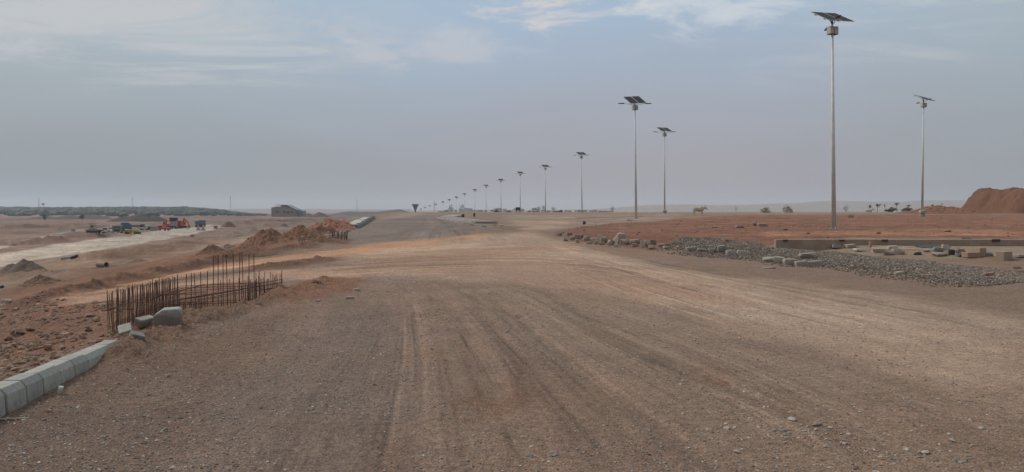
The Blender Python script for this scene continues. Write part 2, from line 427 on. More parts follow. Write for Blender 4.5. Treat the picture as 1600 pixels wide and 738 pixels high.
M_bldg = plain('raw_blockwork', (.30, .26, .24), .9, 0, var=.15, scale=.5, dirt=(.2, .14, .12), dscale=.3)
M_slab = plain('grey_slab', (.24, .25, .26), .9, 0, var=.1, scale=.5)
M_open = plain('painted_opening_shade', (.10, .09, .085), .95, 0, var=.1)  # dark colour for plates that paint the shade inside window openings
M_leaf = plain('dark_foliage', (.020, .036, .028), .8, 0, var=.4, scale=.35)
M_leaf2 = plain('dry_foliage', (.075, .095, .05), .8, 0, var=.4, scale=.8)
M_bark = plain('bark', (.10, .08, .06), .9, 0, var=.2)
M_hide = plain('cream_cattle_hide', (.50, .38, .27), .85, 0, var=.15, scale=3, dirt=(.28, .16, .09), dscale=1.7, dthr=.5)
M_hide2 = plain('pale_cattle_hide', (.55, .50, .44), .85, 0, var=.15, scale=3)
M_horn = plain('horn', (.12, .1, .09), .6)
M_wood = plain('dry_wood', (.45, .38, .28), .85, 0, var=.2, scale=20)
M_citywall = plain('rendered_wall', (.42, .41, .38), .8, 0, var=.1, scale=.2)
M_cityroof = plain('metal_roofing', (.25, .22, .21), .6, 0, var=.15, scale=.2)
M_sign = plain('dark_board', (.03, .032, .042), .6)
M_slabwhite = plain('pale_paving', (.40, .39, .36), .85, 0, var=.15, scale=1.2, dirt=(.3, .22, .17), dscale=.7)

# ------------------------------------------------------------------ object helpers
def empty(name, loc, rz=0, label=None, cat=None, group=None):
    o = bpy.data.objects.new(name, None); col.objects.link(o); o.location = loc; o.rotation_euler = (0, 0, rz)
    o.empty_display_size = .2
    if label: o['label'] = label
    if cat: o['category'] = cat
    if group: o['group'] = group
    return o
def tag(o, label=None, cat=None, group=None, kind=None):
    if label: o['label'] = label
    if cat: o['category'] = cat
    if group: o['group'] = group
    if kind: o['kind'] = kind
    return o
class MB:
    def __init__(s): s.v = []; s.f = []
    def add(s, vs, fs):
        k = len(s.v); s.v += [tuple(p) for p in vs]; s.f += [tuple(i + k for i in f) for f in fs]; return s
    def box(s, c_, size, rot=(0, 0, 0), taper=1.0, taper_y=None):
        ty = taper if taper_y is None else taper_y
        hx, hy, hz_ = size[0] / 2, size[1] / 2, size[2] / 2
        m = Euler(rot).to_matrix()
        vs = []
        for z in (-1, 1):
            kx = 1 if z < 0 else taper; ky = 1 if z < 0 else ty
            for x, y in ((-1, -1), (1, -1), (1, 1), (-1, 1)):
                vs.append(m @ Vector((x * hx * kx, y * hy * ky, z * hz_)) + Vector(c_))
        return s.add(vs, [(3, 2, 1, 0), (4, 5, 6, 7), (0, 1, 5, 4), (1, 2, 6, 5), (2, 3, 7, 6), (3, 0, 4, 7)])
    def cyl(s, p0, p1, r0, r1=None, n=10, caps=True):
        r1 = r0 if r1 is None else r1
        p0, p1 = Vector(p0), Vector(p1); d = (p1 - p0).normalized()
        a = d.orthogonal().normalized(); b = d.cross(a)
        vs = [p0 + (a * math.cos(2 * math.pi * i / n) + b * math.sin(2 * math.pi * i / n)) * r0 for i in range(n)]
        vs += [p1 + (a * math.cos(2 * math.pi * i / n) + b * math.sin(2 * math.pi * i / n)) * r1 for i in range(n)]
        fs = [(i, (i + 1) % n, n + (i + 1) % n, n + i) for i in range(n)]
        if caps: fs += [tuple(reversed(range(n))), tuple(range(n, 2 * n))]
        return s.add(vs, fs)
    def prism(s, prof, w, axis='y', c_=(0, 0, 0)):
        """profile in (a, z), extruded by w across"""
        n = len(prof); vs = []
        for sgn in (-1, 1):
            for a, z in prof:
                vs.append((c_[0] + (a if axis == 'y' else sgn * w / 2), c_[1] + (sgn * w / 2 if axis == 'y' else a), c_[2] + z))
        fs = [(i, (i + 1) % n, n + (i + 1) % n, n + i) for i in range(n)] + [tuple(reversed(range(n))), tuple(range(n, 2 * n))]
        return s.add(vs, fs)
    def tube(s, c_, axis_dir, ln, r, ri, n=20):
        d = Vector(axis_dir).normalized(); a = d.orthogonal().normalized(); b = d.cross(a); c_ = Vector(c_)
        vs = []
        for e in (-ln / 2, ln / 2):
            for rr in (r, ri):
                vs += [c_ + d * e + (a * math.cos(2 * math.pi * i / n) + b * math.sin(2 * math.pi * i / n)) * rr for i in range(n)]
        fs = []
        for i in range(n):
            j = (i + 1) % n
            fs += [(i, j, 2 * n + j, 2 * n + i), (n + j, n + i, 3 * n + i, 3 * n + j), (j, i, n + i, n + j), (2 * n + i, 2 * n + j, 3 * n + j, 3 * n + i)]
        return s.add(vs, fs)
    def build(s, name, mat, parent=None, loc=(0, 0, 0), rz=0, smooth=False, bevel=0):
        me = bpy.data.meshes.new(name); me.from_pydata([tuple(v) for v in s.v], [], s.f); me.update()
        bm = bmesh.new(); bm.from_mesh(me); bmesh.ops.recalc_face_normals(bm, faces=bm.faces); bm.to_mesh(me); bm.free()
        if smooth:
            for p in me.polygons: p.use_smooth = True
        me.materials.append(mat)
        o = bpy.data.objects.new(name, me); col.objects.link(o)
        if parent: o.parent = parent
        o.location = loc; o.rotation_euler = (0, 0, rz)
        if bevel:
            b = o.modifiers.new('bevel', 'BEVEL'); b.width = bevel; b.segments = 2; b.limit_method = 'ANGLE'
        return o
def np_mesh(name, V, Fq, mat, color=None, grit=None, smooth=True):
    me = bpy.data.meshes.new(name)
    V = np.asarray(V, np.float32); Fq = np.asarray(Fq, np.int32); k = Fq.shape[1]
    me.vertices.add(len(V)); me.vertices.foreach_set('co', V.ravel())
    me.loops.add(Fq.size); me.loops.foreach_set('vertex_index', Fq.ravel())
    me.polygons.add(len(Fq)); me.polygons.foreach_set('loop_start', np.arange(0, Fq.size, k, dtype=np.int32))
    try: me.polygons.foreach_set('loop_total', np.full(len(Fq), k, np.int32))
    except Exception: pass
    me.polygons.foreach_set('use_smooth', np.full(len(Fq), smooth))
    me.update(calc_edges=True); me.validate()
    if color is not None:
        a = me.attributes.new('Col', 'FLOAT_COLOR', 'POINT')
        c4 = np.ones((len(V), 4), np.float32); c4[:, :3] = color; a.data.foreach_set('color', c4.ravel())
    if grit is not None:
        a = me.attributes.new('Grit', 'FLOAT', 'POINT'); a.data.foreach_set('value', np.asarray(grit, np.float32))
    me.materials.append(mat)
    o = bpy.data.objects.new(name, me); col.objects.link(o); return o
ORD = 'first second third fourth fifth sixth seventh eighth ninth tenth eleventh twelfth thirteenth fourteenth fifteenth sixteenth seventeenth eighteenth nineteenth twentieth'.split()
ORD += ['twenty-' + w for w in ORD[:9]] + ['thirtieth'] + ['thirty-' + w for w in ORD[:9]] + ['fortieth'] + ['forty-' + w for w in ORD[:9]] + ['fiftieth'] + ['fifty-' + w for w in ORD[:9]] + ['sixtieth'] + ['sixty-' + w for w in ORD[:9]]

# ------------------------------------------------------------------ ground colours
C_brown = np.array((.165, .124, .100)); C_grav = np.array((.215, .168, .142)); C_tan = np.array((.330, .268, .220))
C_pink = np.array((.305, .222, .180)); C_orange = np.array((.400, .262, .180)); C_red = np.array((.185, .106, .080))
C_redbrown = np.array((.190, .120, .090)); C_greyv = np.array((.200, .158, .130)); C_pale = np.array((.33, .305, .275)); C_earthdk = np.array((.105, .075, .06))
PAINT = []   # (polygon, colour, softness in m (near,far factor), strength, warp, grit)
def paint(pts, c_, soft, stren=1.0, warp=1.0, grit=None, pix=True): PAINT.append((poly(pts) if pix else pts, np.array(c_), soft, stren, warp, grit))
# valley
paint([(-80, 405), (0, 396), (120, 378), (250, 360), (345, 349), (362, 351), (330, 360), (250, 375), (120, 398), (0, 414), (-80, 428)], C_pale * 1.2, .9, 1.0, .4, .2)
paint([(-60, 396), (0, 384), (90, 364), (125, 357), (165, 355), (165, 357), (128, 360), (105, 365), (0, 389), (-60, 402)], (.38, .345, .30), .8, .9, .3, .2)
paint([(0, 349), (150, 347), (150, 352), (0, 356)], C_redbrown, 6, .6, 4)
paint([(0, 358), (100, 356), (90, 362), (0, 368)], C_redbrown, 4, .7, 4)
paint([(0, 360), (260, 345), (420, 342), (420, 347), (260, 352), (0, 384)], (.21, .15, .125), 6, .5, 5)
paint([(100, 408), (200, 399), (320, 376), (330, 370), (260, 380), (150, 398)], C_redbrown * .85, 1.2, .9, 2)
paint([(0, 430), (130, 404), (200, 403), (150, 418), (60, 432)], (.30, .22, .165), 1.5, .6, 2)
paint([(180, 420), (330, 392), (420, 370), (520, 352), (560, 352), (430, 385), (280, 415)], C_greyv * 1.05, 1.5, .7, 2)
paint([(350, 380), (420, 366), (430, 372), (370, 388)], (.31, .23, .175), 1.2, .7, 2)
paint([(400, 345), (560, 338), (600, 335), (560, 342), (420, 352)], (.20, .15, .135), 6, .6, 5)
paint([(430, 336), (560, 334), (560, 337), (430, 339)], (.17, .14, .14), 12, .6, 8)
for L_ in ([(-40, 386), (60, 382), (130, 374), (210, 370), (210, 366), (60, 377), (-40, 381)], [(160, 409), (260, 400), (350, 380), (380, 367), (340, 373), (260, 391), (160, 403)], [(0, 351), (110, 350), (170, 352), (170, 356), (0, 357)], [(330, 353), (420, 349), (540, 343), (540, 340), (420, 344), (330, 348)], [(250, 419), (330, 406), (410, 389), (400, 385), (330, 398), (250, 412)], [(-60, 440), (60, 432), (230, 414), (230, 408), (60, 424), (-60, 428)], [(0, 341), (400, 338), (400, 340), (0, 345)]):
    paint(L_, (.165, .105, .078), 1.6, .75, 2.5, .3)
# rubble slope and red soils on the left
paint([(-100, 500), (60, 468), (170, 462), (250, 450), (420, 440), (440, 470), (300, 500), (200, 525), (0, 620), (-200, 700)], C_redbrown * 1.02, .5, 1, 1, .5)
paint([(-50, 490), (0, 478), (120, 450), (250, 428), (400, 399), (480, 385), (560, 374), (560, 368), (450, 376), (300, 395), (150, 425), (0, 455), (-50, 470)], C_redbrown, .6, .95, 1, .3)
paint([(30, 474), (80, 462), (200, 440), (330, 418), (470, 397), (560, 385), (650, 374), (760, 366), (800, 372), (740, 385), (560, 400), (470, 404), (380, 417), (250, 440), (100, 470)], C_orange, .8, .95, 1, .2)
paint([(70, 472), (250, 447), (430, 424), (540, 415), (620, 425), (560, 434), (430, 436), (250, 455), (120, 474)], C_pink * 1.25, .7, .9, 1, .2)
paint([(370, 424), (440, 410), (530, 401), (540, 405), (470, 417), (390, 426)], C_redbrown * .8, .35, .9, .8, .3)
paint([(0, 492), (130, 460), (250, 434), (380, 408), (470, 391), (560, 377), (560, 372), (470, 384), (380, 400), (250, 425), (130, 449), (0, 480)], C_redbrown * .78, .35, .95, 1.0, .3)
# light traffic bands on the junction
paint([(540, 400), (700, 378), (830, 362), (900, 380), (960, 400), (1100, 425), (1350, 455), (1650, 505), (1650, 660), (1350, 570), (1100, 500), (900, 450), (760, 438), (600, 430)], C_tan * 1.05, 1.5, .95, 1.2, .35)
paint([(640, 420), (760, 400), (900, 405), (1050, 430), (1150, 470), (1000, 470), (850, 448), (720, 436)], C_pink, 1.5, .75, 1.5, .3)
paint([(560, 408), (700, 392), (860, 384), (900, 392), (760, 404), (600, 420)], C_redbrown * 1.35, 1.3, .55, 1.8, .3)
paint([(1050, 408), (1250, 425), (1450, 447), (1660, 482), (1660, 500), (1400, 462), (1200, 437), (1020, 418)], C_brown * 1.2, 1.3, .6, 1.2, .6)
paint([(860, 372), (960, 396), (1050, 410), (1250, 430), (1250, 424), (1050, 402), (950, 388)], C_brown * 1.3, .6, .5, .8, .6)
paint([(1640, 640), (1300, 570), (1000, 480), (800, 440), (700, 440), (900, 560), (1200, 760), (1700, 760)], C_tan * .78, 1.2, .75, 1.2, .7)
# far carriageway
paint([(490, 372), (545, 357), (585, 340), (640, 333), (700, 334), (720, 342), (760, 352), (790, 358), (700, 372), (600, 378)], (.185, .170, .165), 1.5, .95, 1.0, .4)
paint([(600, 350), (640, 338), (690, 336), (700, 345), (760, 356), (700, 366), (640, 366)], (.150, .138, .134), 2.5, .55, 2.5, .4)
paint([(640, 333), (670, 333), (625, 341), (590, 344)], (.28, .24, .21), 2, .6, 1)
# beyond the median and behind the island
paint([(790, 336), (1000, 336), (1080, 334), (1020, 345), (940, 351), (880, 358), (860, 362), (840, 357), (790, 347)], (.235, .20, .18), 1.5, .9, 1.5, .4)
paint([(800, 345), (900, 343), (860, 358), (840, 362), (800, 358)], C_tan * 1.0, 1.2, .8, 1.5, .3)
paint([(880, 343), (1010, 339), (1020, 337), (900, 340.5)], C_redbrown * .7, .8, .8, 2)
paint([(760, 356), (800, 353), (835, 354), (800, 360)], (.13, .10, .085), .6, .7, 1)
PAINT.append((ISL, C_red, .25, 1.0, .5, .35))
paint([(900, 378), (1000, 384), (1200, 394), (1200, 386), (1000, 374), (905, 370)], (.185, .082, .056), .8, .8, 1.5)
paint([(1090, 352), (1300, 350), (1600, 350), (1600, 344), (1300, 343), (1100, 344)], (.185, .105, .078), 3, .7, 3)
paint([(1200, 376), (1350, 374), (1610, 374), (1610, 366), (1450, 363), (1300, 364), (1180, 368)], (.300, .180, .125), 1.0, .75, 2, .3)
paint([(880, 372), (950, 358), (1100, 348), (1250, 344), (1250, 350), (1060, 358), (960, 368)], (.20, .115, .085), 1.5, .6, 2.5)
# grey ground around the gravel and drain
paint([(1200, 390), (1300, 384), (1620, 384), (1640, 405), (1500, 405), (1300, 397)], (.255, .215, .175), .5, .9, .8, .5)
paint([(1030, 392), (1110, 392), (1300, 402), (1500, 420), (1640, 440), (1640, 462), (1400, 428), (1230, 415), (1090, 402)], (.19, .163, .145), .5, .9, .6, 1)
# foreground
paint([(170, 590), (300, 520), (440, 478), (560, 452), (520, 440), (420, 465), (280, 495), (200, 530), (150, 560), (0, 670), (0, 700)], (.172, .118, .092), .4, .95, .6, .4)
paint([(-200, 800), (0, 660), (150, 580), (330, 520), (460, 480), (400, 560), (300, 660), (200, 800)], (.168, .125, .102), .5, .9, .7, .6)
paint([(410, 470), (470, 448), (520, 434), (575, 438), (560, 455), (500, 468), (450, 482)], (.215, .13, .095), .3, .95, .5, .4)
paint([(330, 800), (330, 640), (430, 540), (560, 470), (640, 480), (640, 600), (700, 800)], (.172, .148, .136), .8, .8, 1.0, 1)
paint([(700, 640), (790, 600), (850, 560), (820, 620), (740, 660)], (.15, .092, .06), .3, .55, .6)
paint([(560, 760), (600, 690), (680, 700), (640, 760)], (.15, .10, .075), .3, .5, .6)
paint([(1080, 560), (1130, 575), (1150, 610), (1100, 600)], (.20, .12, .085), .3, .5, .5)

def line_texture(seed, n, wmin, wmax, amp, dark=.5):
    rd = np.random.default_rng(seed); u = np.linspace(0, 1, 4096); o = np.zeros(4096)
    for _ in range(n):
        c0 = rd.uniform(.02, .98); w = rd.uniform(wmin, wmax); sg = -1 if rd.random() < dark else .8
        for q in ((0,) if rd.random() < .5 else (0, rd.uniform(2.6, 4) * w)):
            o += sg * amp * rd.uniform(.4, 1) * np.exp(-((u - c0 - q) / w) ** 2)
    return o
FLOWS = []
def flow(A, B, axis, tex, fade): 
    A = sorted(smooth_line(poly(A), 6), key=lambda p: p[axis]); B = sorted(smooth_line(poly(B), 6), key=lambda p: p[axis]); FLOWS.append((np.array(A), np.array(B), axis, tex, fade))
flow([(540, 900), (600, 640), (625, 540), (620, 470), (575, 436)], [(1560, 790), (1250, 645), (1060, 562), (900, 490), (770, 437)], 1, line_texture(1, 30, .003, .010, .20), .3)
flow([(1000, 900), (905, 640), (800, 540), (700, 480), (590, 442)], [(1700, 730), (1400, 600), (1180, 530), (1000, 480), (850, 432)], 1, line_texture(2, 22, .004, .010, .17), .35)
flow([(200, 900), (420, 640), (520, 540), (570, 480), (600, 440)], [(1000, 900), (860, 640), (770, 540), (710, 480), (680, 436)], 1, line_texture(6, 22, .005, .014, .15), .35)
flow([(1700, 720), (1350, 600), (1100, 515), (920, 450), (820, 400)], [(1700, 520), (1350, 462), (1150, 428), (1000, 402), (890, 374)], 1, line_texture(3, 70, .003, .010, .16), .2)
flow([(400, 446), (560, 436), (700, 432), (850, 434), (1000, 450), (1200, 505), (1500, 620)], [(400, 410), (560, 394), (700, 384), (850, 380), (1000, 394), (1200, 428), (1600, 500)], 0, line_texture(4, 60, .004, .011, .22), .2)
flow([(560, 384), (620, 362), (655, 350), (660, 340)], [(860, 384), (800, 366), (735, 350), (690, 340)], 1, line_texture(5, 44, .005, .016, .11), .2)
flow([(40, 474), (120, 466), (250, 450), (400, 430), (560, 410)], [(20, 462), (120, 446), (250, 424), (400, 402), (560, 384)], 0, line_texture(7, 34, .006, .02, .26, .6), .1)
def flow_marks(x, y):
    tot = np.zeros(len(x))
    for A, B, ax, tex, fade in FLOWS:
        lo = max(A[:, ax].min(), B[:, ax].min()); hi = min(A[:, ax].max(), B[:, ax].max())
        p, q = (y, x) if ax == 1 else (x, y)
        a = np.interp(p, A[:, ax], A[:, 1 - ax]); b = np.interp(p, B[:, ax], B[:, 1 - ax])
        f = (q - a) / (b - a + 1e-9); f = f + .012 * (fbm(p / 2.3, q * 0 + ax, 3, 151))
        m = (f > 0) & (f < 1) & (p > lo) & (p < hi)
        if not m.any(): continue
        fm = f[m]; pm = p[m]
        e = sstep(fm, 0, .06) * (1 - sstep(fm, .94, 1)) * sstep(pm, lo, lo + (hi - lo) * fade * .5) * (1 - sstep(pm, hi - (hi - lo) * fade, hi))
        mod = 1.9 * sstep(fbm(fm * 16, pm / (1.5 if ax == 1 else 3.0), 3, 153), -.35, .5)
        tot[m] += tex[np.clip((fm * 4095).astype(int), 0, 4095)] * e * np.clip(mod, 0, 1.4)
    return tot
def ground_colour(x, y):
    t, s = ts(x, y); r = np.hypot(x, y)
    n = len(x)
    c_ = np.empty((n, 3)); g = np.full(n, .35)
    c_[:] = C_greyv
    # forecourt: compacted gravel
    k = (sstep(t, -3.6, -3.0) * (1 - sstep(t, 9.5, 11)) * (1 - sstep(s, 24, 34)))[:, None]
    c_ = c_ * (1 - k) + C_grav * .98 * k; g = g * (1 - k[:, 0]) + .9 * k[:, 0]
    k = (1 - sstep(t, -60, -45))[:, None]; c_ = c_ * (1 - k) + np.array((.215, .155, .13)) * k
    k = (sstep(t, 9, 14) * sstep(s, 90, 110))[:, None]; c_ = c_ * (1 - k) + np.array((.20, .165, .14)) * k
    big = fbm(x / 1.9, y / 1.9, 5, 91, .6)
    far = fbm(x / 40, y / 14, 4, 93, .6) * sstep(r, 60, 200)
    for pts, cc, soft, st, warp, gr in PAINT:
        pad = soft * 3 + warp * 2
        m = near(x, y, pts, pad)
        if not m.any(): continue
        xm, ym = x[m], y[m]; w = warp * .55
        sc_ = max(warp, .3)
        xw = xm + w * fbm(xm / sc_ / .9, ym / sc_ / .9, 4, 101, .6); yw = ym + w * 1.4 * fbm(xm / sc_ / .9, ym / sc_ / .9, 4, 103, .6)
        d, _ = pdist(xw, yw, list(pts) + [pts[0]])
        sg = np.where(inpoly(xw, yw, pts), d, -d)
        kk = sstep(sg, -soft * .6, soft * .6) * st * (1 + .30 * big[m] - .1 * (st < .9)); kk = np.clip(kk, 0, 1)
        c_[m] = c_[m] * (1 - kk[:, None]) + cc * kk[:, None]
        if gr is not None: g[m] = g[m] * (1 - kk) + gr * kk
    for pts, w, dep, dc in TRACKS:
        m = near(x, y, pts, w * 5)
        xm, ym = x[m], y[m]
        wob = fbm(xm / 1.5, ym / 1.5, 2, 61) * w * .7
        d, al = pdist(xm + wob, ym, pts)
        f = 1.2 * dc * np.exp(-(d / (w * 1.25)) ** 2) * sstep(al, 0, .08) * (1 - sstep(al, .8, 1)) * (.75 + .6 * fbm(xm / .8, ym / .8, 3, 63))
        c_[m] *= (1 + f)[:, None]
        # fainter parallel marks each side
        for off in (2.6, 5.0):
            f2 = dc * .3 * np.exp(-((d - w * off) / (w * .6)) ** 2) * (.5 + 1.0 * fbm(xm / 1.1, ym / 1.1, 3, 65))
            c_[m] *= (1 + f2)[:, None]
    # long fine streaks pressed along the traffic direction
    roadk = sstep(t, -3.2, -1.5) * (1 - sstep(t, 7, 9)) * (1 - sstep(s, 30, 60))
    tb = t + .018 * np.maximum(0, s - 9) ** 2 * (1 - sstep(t, 1, 5))
    st1 = fbm(tb / .13, s / 6, 5, 111, .65); st2 = fbm(tb / .75, s / 12, 3, 113, .6)
    c_ *= (1 + roadk * (.12 * st1 + .07 * st2))[:, None]
    fm_ = np.clip(flow_marks(x, y), -.4, .35); c_ *= (1 + fm_)[:, None]
    # east-west streaks beyond the junction and on the island
    ek = sstep(y, 22, 60) 
    c_ *= (1 + ek * .42 * fbm(x / 7, y / 1.6, 6, 117, .72))[:, None]
    ik = sstep(t, 8, 10) * sstep(s, 22, 30) * (1 - sstep(r, 90, 120)); c_ *= (1 + ik * (.45 * fbm(x / 3.2, y / .9, 5, 181, .7) + .2 * fbm(x / .5, y / .5, 3, 183)))[:, None]
    vk = (1 - sstep(t, -12, -5)) * sstep(r, 15, 40)
    c_ *= (1 + vk * .5 * fbm(x / 5 + y / 9, y / 14, 6, 121, .75))[:, None]
    c_ *= (1 + .10 * big)[:, None]
    warm = fbm(x / 2.7, y / 2.7, 4, 119, .6)
    c_[:, 0] *= 1 + .05 * warm; c_[:, 2] *= 1 - .05 * warm
    c_ *= (1 + .35 * far)[:, None]
    c_ *= (1 + .42 * (1 - sstep(t, -11, -5)) * sstep(r, 14, 30) * fbm(x / 1.1, y / 3.0, 6, 161, .8))[:, None]
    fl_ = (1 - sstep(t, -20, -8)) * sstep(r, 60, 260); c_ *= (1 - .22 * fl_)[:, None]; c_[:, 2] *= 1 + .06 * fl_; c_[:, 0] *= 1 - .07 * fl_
    hl = np.exp(-((y - 900) / 150) ** 2) * sstep(x / np.maximum(y, 1), -.30, -.26) * (1 - sstep(x / np.maximum(y, 1), -.15, -.10))
    c_ = c_ * (1 - hl[:, None]) + np.array((.085, .082, .082)) * hl[:, None]
    return np.clip(c_, .02, .8), g

# ------------------------------------------------------------------ ground sheet
def build_ground():
    rr = np.concatenate([np.exp(np.linspace(math.log(.25), math.log(3), 22, endpoint=False)),
                         np.exp(np.linspace(math.log(3), math.log(70), 760, endpoint=False)),
                         np.exp(np.linspace(math.log(70), math.log(6500), 430))])
    dense = np.linspace(R(-42), R(42), 1000)
    coarse = np.linspace(R(42), R(318), 110)[1:-1]
    th = np.concatenate([dense, coarse])
    nr, nc = len(rr), len(th)
    Rg, Tg = np.meshgrid(rr, th, indexing='ij')
    x = (Rg * np.sin(Tg)).ravel(); y = (Rg * np.cos(Tg)).ravel()
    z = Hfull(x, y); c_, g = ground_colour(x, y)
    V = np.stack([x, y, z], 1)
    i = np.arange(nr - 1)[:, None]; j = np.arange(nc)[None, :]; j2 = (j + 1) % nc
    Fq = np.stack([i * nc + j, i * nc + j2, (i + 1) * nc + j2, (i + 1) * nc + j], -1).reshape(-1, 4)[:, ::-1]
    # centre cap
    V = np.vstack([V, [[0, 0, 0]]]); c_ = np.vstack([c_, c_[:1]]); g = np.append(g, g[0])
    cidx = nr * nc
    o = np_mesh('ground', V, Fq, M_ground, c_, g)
    tag(o, kind='structure', label='bare earth and compacted gravel of the building site')
    bm = MB(); ring = [(float(x[k]), float(y[k]), float(z[k])) for k in range(nc)]
    return o
build_ground()

# ------------------------------------------------------------------ stones in bulk
def ico_variants(n=8, sub=0, jit=.25, flat=.75):
    out = []
    bm = bmesh.new(); bmesh.ops.create_icosphere(bm, subdivisions=1 + sub, radius=1)
    base_v = np.array([v.co[:] for v in bm.verts]); fc = np.array([[v.index for v in f.verts] for f in bm.faces]); bm.free()
    for k in range(n):
        v = base_v * (1 + rng.uniform(-jit, jit, (len(base_v), 1))); v = v * rng.uniform(.7, 1.25, (1, 3)); v[:, 2] *= flat
        out.append(v)
    return out, fc
def stones(name, label, P, size, colors, mat=M_stone, sub=0, flat=.7, sink=.25, jit=.25):
    vs, fc = ico_variants(8, sub, jit, flat)
    n = len(P); nv = len(vs[0])
    W = np.array(vs)[rng.integers(0, 8, n)]                    # n,nv,3
    a = rng.uniform(0, 2 * math.pi, n); ca, sa = np.cos(a), np.sin(a)
    tl = rng.normal(0, .35, n); ct, st = np.cos(tl), np.sin(tl)
    x, y, z = W[..., 0], W[..., 1], W[..., 2]
    y, z = y * ct[:, None] - z * st[:, None], y * st[:, None] + z * ct[:, None]
    x, y = x * ca[:, None] - y * sa[:, None], x * sa[:, None] + y * ca[:, None]
    s = size[:, None]
    V = np.stack([x * s + P[:, 0:1], y * s + P[:, 1:2], z * s + P[:, 2:3] + s * (flat - 2 * sink * flat)], -1).reshape(-1, 3)
    Fq = (fc[None] + (np.arange(n) * nv)[:, None, None]).reshape(-1, 3)
    C = np.repeat(colors, nv, 0)
    o = np_mesh(name, V, Fq, mat, C, smooth=False)
    return tag(o, label=label, kind='stuff')
def stone_cols(n, a, b, var=.25):
    k = rng.random((n, 1)); c_ = np.array(a) * (1 - k) + np.array(b) * k
    return np.clip(c_ * rng.lognormal(0, var, (n, 1)), .02, .6)
# fine gravel of the forecourt (uniform per picture area: density falls with distance)
def scatter_forecourt(n, smin, smax):
    d = np.exp(rng.uniform(math.log(3.6), math.log(22), n)); px = rng.uniform(-60, 1660, n)
    x = (px - 800) / F * d; y = d
    t, s = ts(x, y)
    m = (t > KT + .05) & (t < 8.6); x, y, d, t = x[m], y[m], d[m], t[m]
    w = .35 + .65 * (fbm(x / .9, y / .9, 3, 131) * .5 + .5)
    w *= np.clip(1.0 - .22 * (t + .8), .30, 1.0) * sstep(fbm(x / 1.6, y / 1.6, 3, 133), -.6, .3)
    m = rng.random(len(x)) < w; x, y, d = x[m], y[m], d[m]
    size = (rng.uniform(0, 1, len(x)) ** 2.6) * (smax - smin) + smin
    size *= np.clip(d / 9, .8, 1.2) ** .5
    return np.stack([x, y, Hfull(x, y)], 1), size
P, sz = scatter_forecourt(120000, .0035, .0125)
stones('loose_gravel', 'fine loose gravel scattered over the compacted foreground', P, sz, stone_cols(len(P), (.16, .135, .12), (.40, .35, .30), .28), sink=.34)
P, sz = scatter_forecourt(700, .011, .026)
stones('scattered_stones', 'small pale stones lying on the foreground gravel', P, sz, stone_cols(len(P), (.20, .165, .14), (.36, .31, .27), .2), sub=1, flat=.5, sink=.38)
# clusters of stones in the right foreground
cl = []
for px, py, n, rad in ((1050, 594, 26, .16), (1205, 680, 26, .2), (1265, 684, 22, .15), (1365, 705, 40, .3), (1460, 645, 40, .5), (1180, 640, 26, .3), (1300, 672, 20, .2), (985, 517, 10, .2), (1370, 720, 30, .2), (850, 715, 6, .1)):
    cx, cy = gp(px, py); cl += [(cx + random.gauss(0, rad), cy + random.gauss(0, rad * .8)) for _ in range(n)]
cl = np.array(cl); P = np.stack([cl[:, 0], cl[:, 1], Hfull(cl[:, 0], cl[:, 1])], 1)
stones('stone_chips', 'pale stone chips in patches on the right foreground', P, rng.uniform(.005, .017, len(P)) * (1 + (rng.random(len(P)) > .93)), stone_cols(len(P), (.25, .21, .18), (.42, .37, .32), .15), sub=1, flat=.45, sink=.25)
# rubble on the slope behind the kerb
n = 22000
d = np.exp(rng.uniform(math.log(5.2), math.log(17), n)); px = rng.uniform(-120, 460, n)
x = (px - 800) / F * d; y = d; t, s = ts(x, y)
m = (t < KT - .2) & (t > -9.5) & ((rng.random(n) < .3 + .7 * (vn(x / .7, y / .7, 5) > .5))); m &= ~((y > 14.2) & (t > -7))
RP = poly([(-260, 486), (0, 480), (70, 472), (170, 465), (235, 458), (330, 470), (330, 520), (0, 660), (-300, 760)]); m &= inpoly(x, y, RP)
x, y = x[m], y[m]; sz = (rng.random(len(x)) ** 7) * .055 + .005
P = np.stack([x, y, Hfull(x, y)], 1)
stones('soil_rubble', 'reddish clods and stones strewn over the slope behind the kerb', P, sz, stone_cols(len(P), (.20, .115, .08), (.28, .18, .13), .2), sub=1, flat=.6, sink=.42)
# crushed stone berm at the right
n = 70000
gl = np.array(GRAVEL_LINE); seg = np.hypot(*(gl[1:] - gl[:-1]).T); cum = np.append(0, np.cumsum(seg))
u = rng.uniform(0, cum[-1], n); k = np.clip(np.searchsorted(cum, u) - 1, 0, len(seg) - 1); f = (u - cum[k]) / seg[k]
p = gl[k] + (gl[k + 1] - gl[k]) * f[:, None]; dr = (gl[k + 1] - gl[k]) / seg[k][:, None]
off = np.clip(rng.normal(0, .9, n), -2.1, 2.6) * (.8 + .5 * vn(u / 1.3, u * 0, 77))
x = p[:, 0] - dr[:, 1] * off * -1; y = p[:, 1] + dr[:, 0] * off * -1
P = np.stack([x, y, Hfull(x, y)], 1)
dd = np.hypot(x, y)
sz = rng.uniform(.010, .027, n) * np.clip(dd / 20, .75, 1.2)
stones('crushed_stone', 'long berm of grey crushed stone beside the road edge', P, sz, stone_cols(n, (.115, .092, .076), (.26, .212, .172), .34), flat=.75, sink=.15, jit=.3)

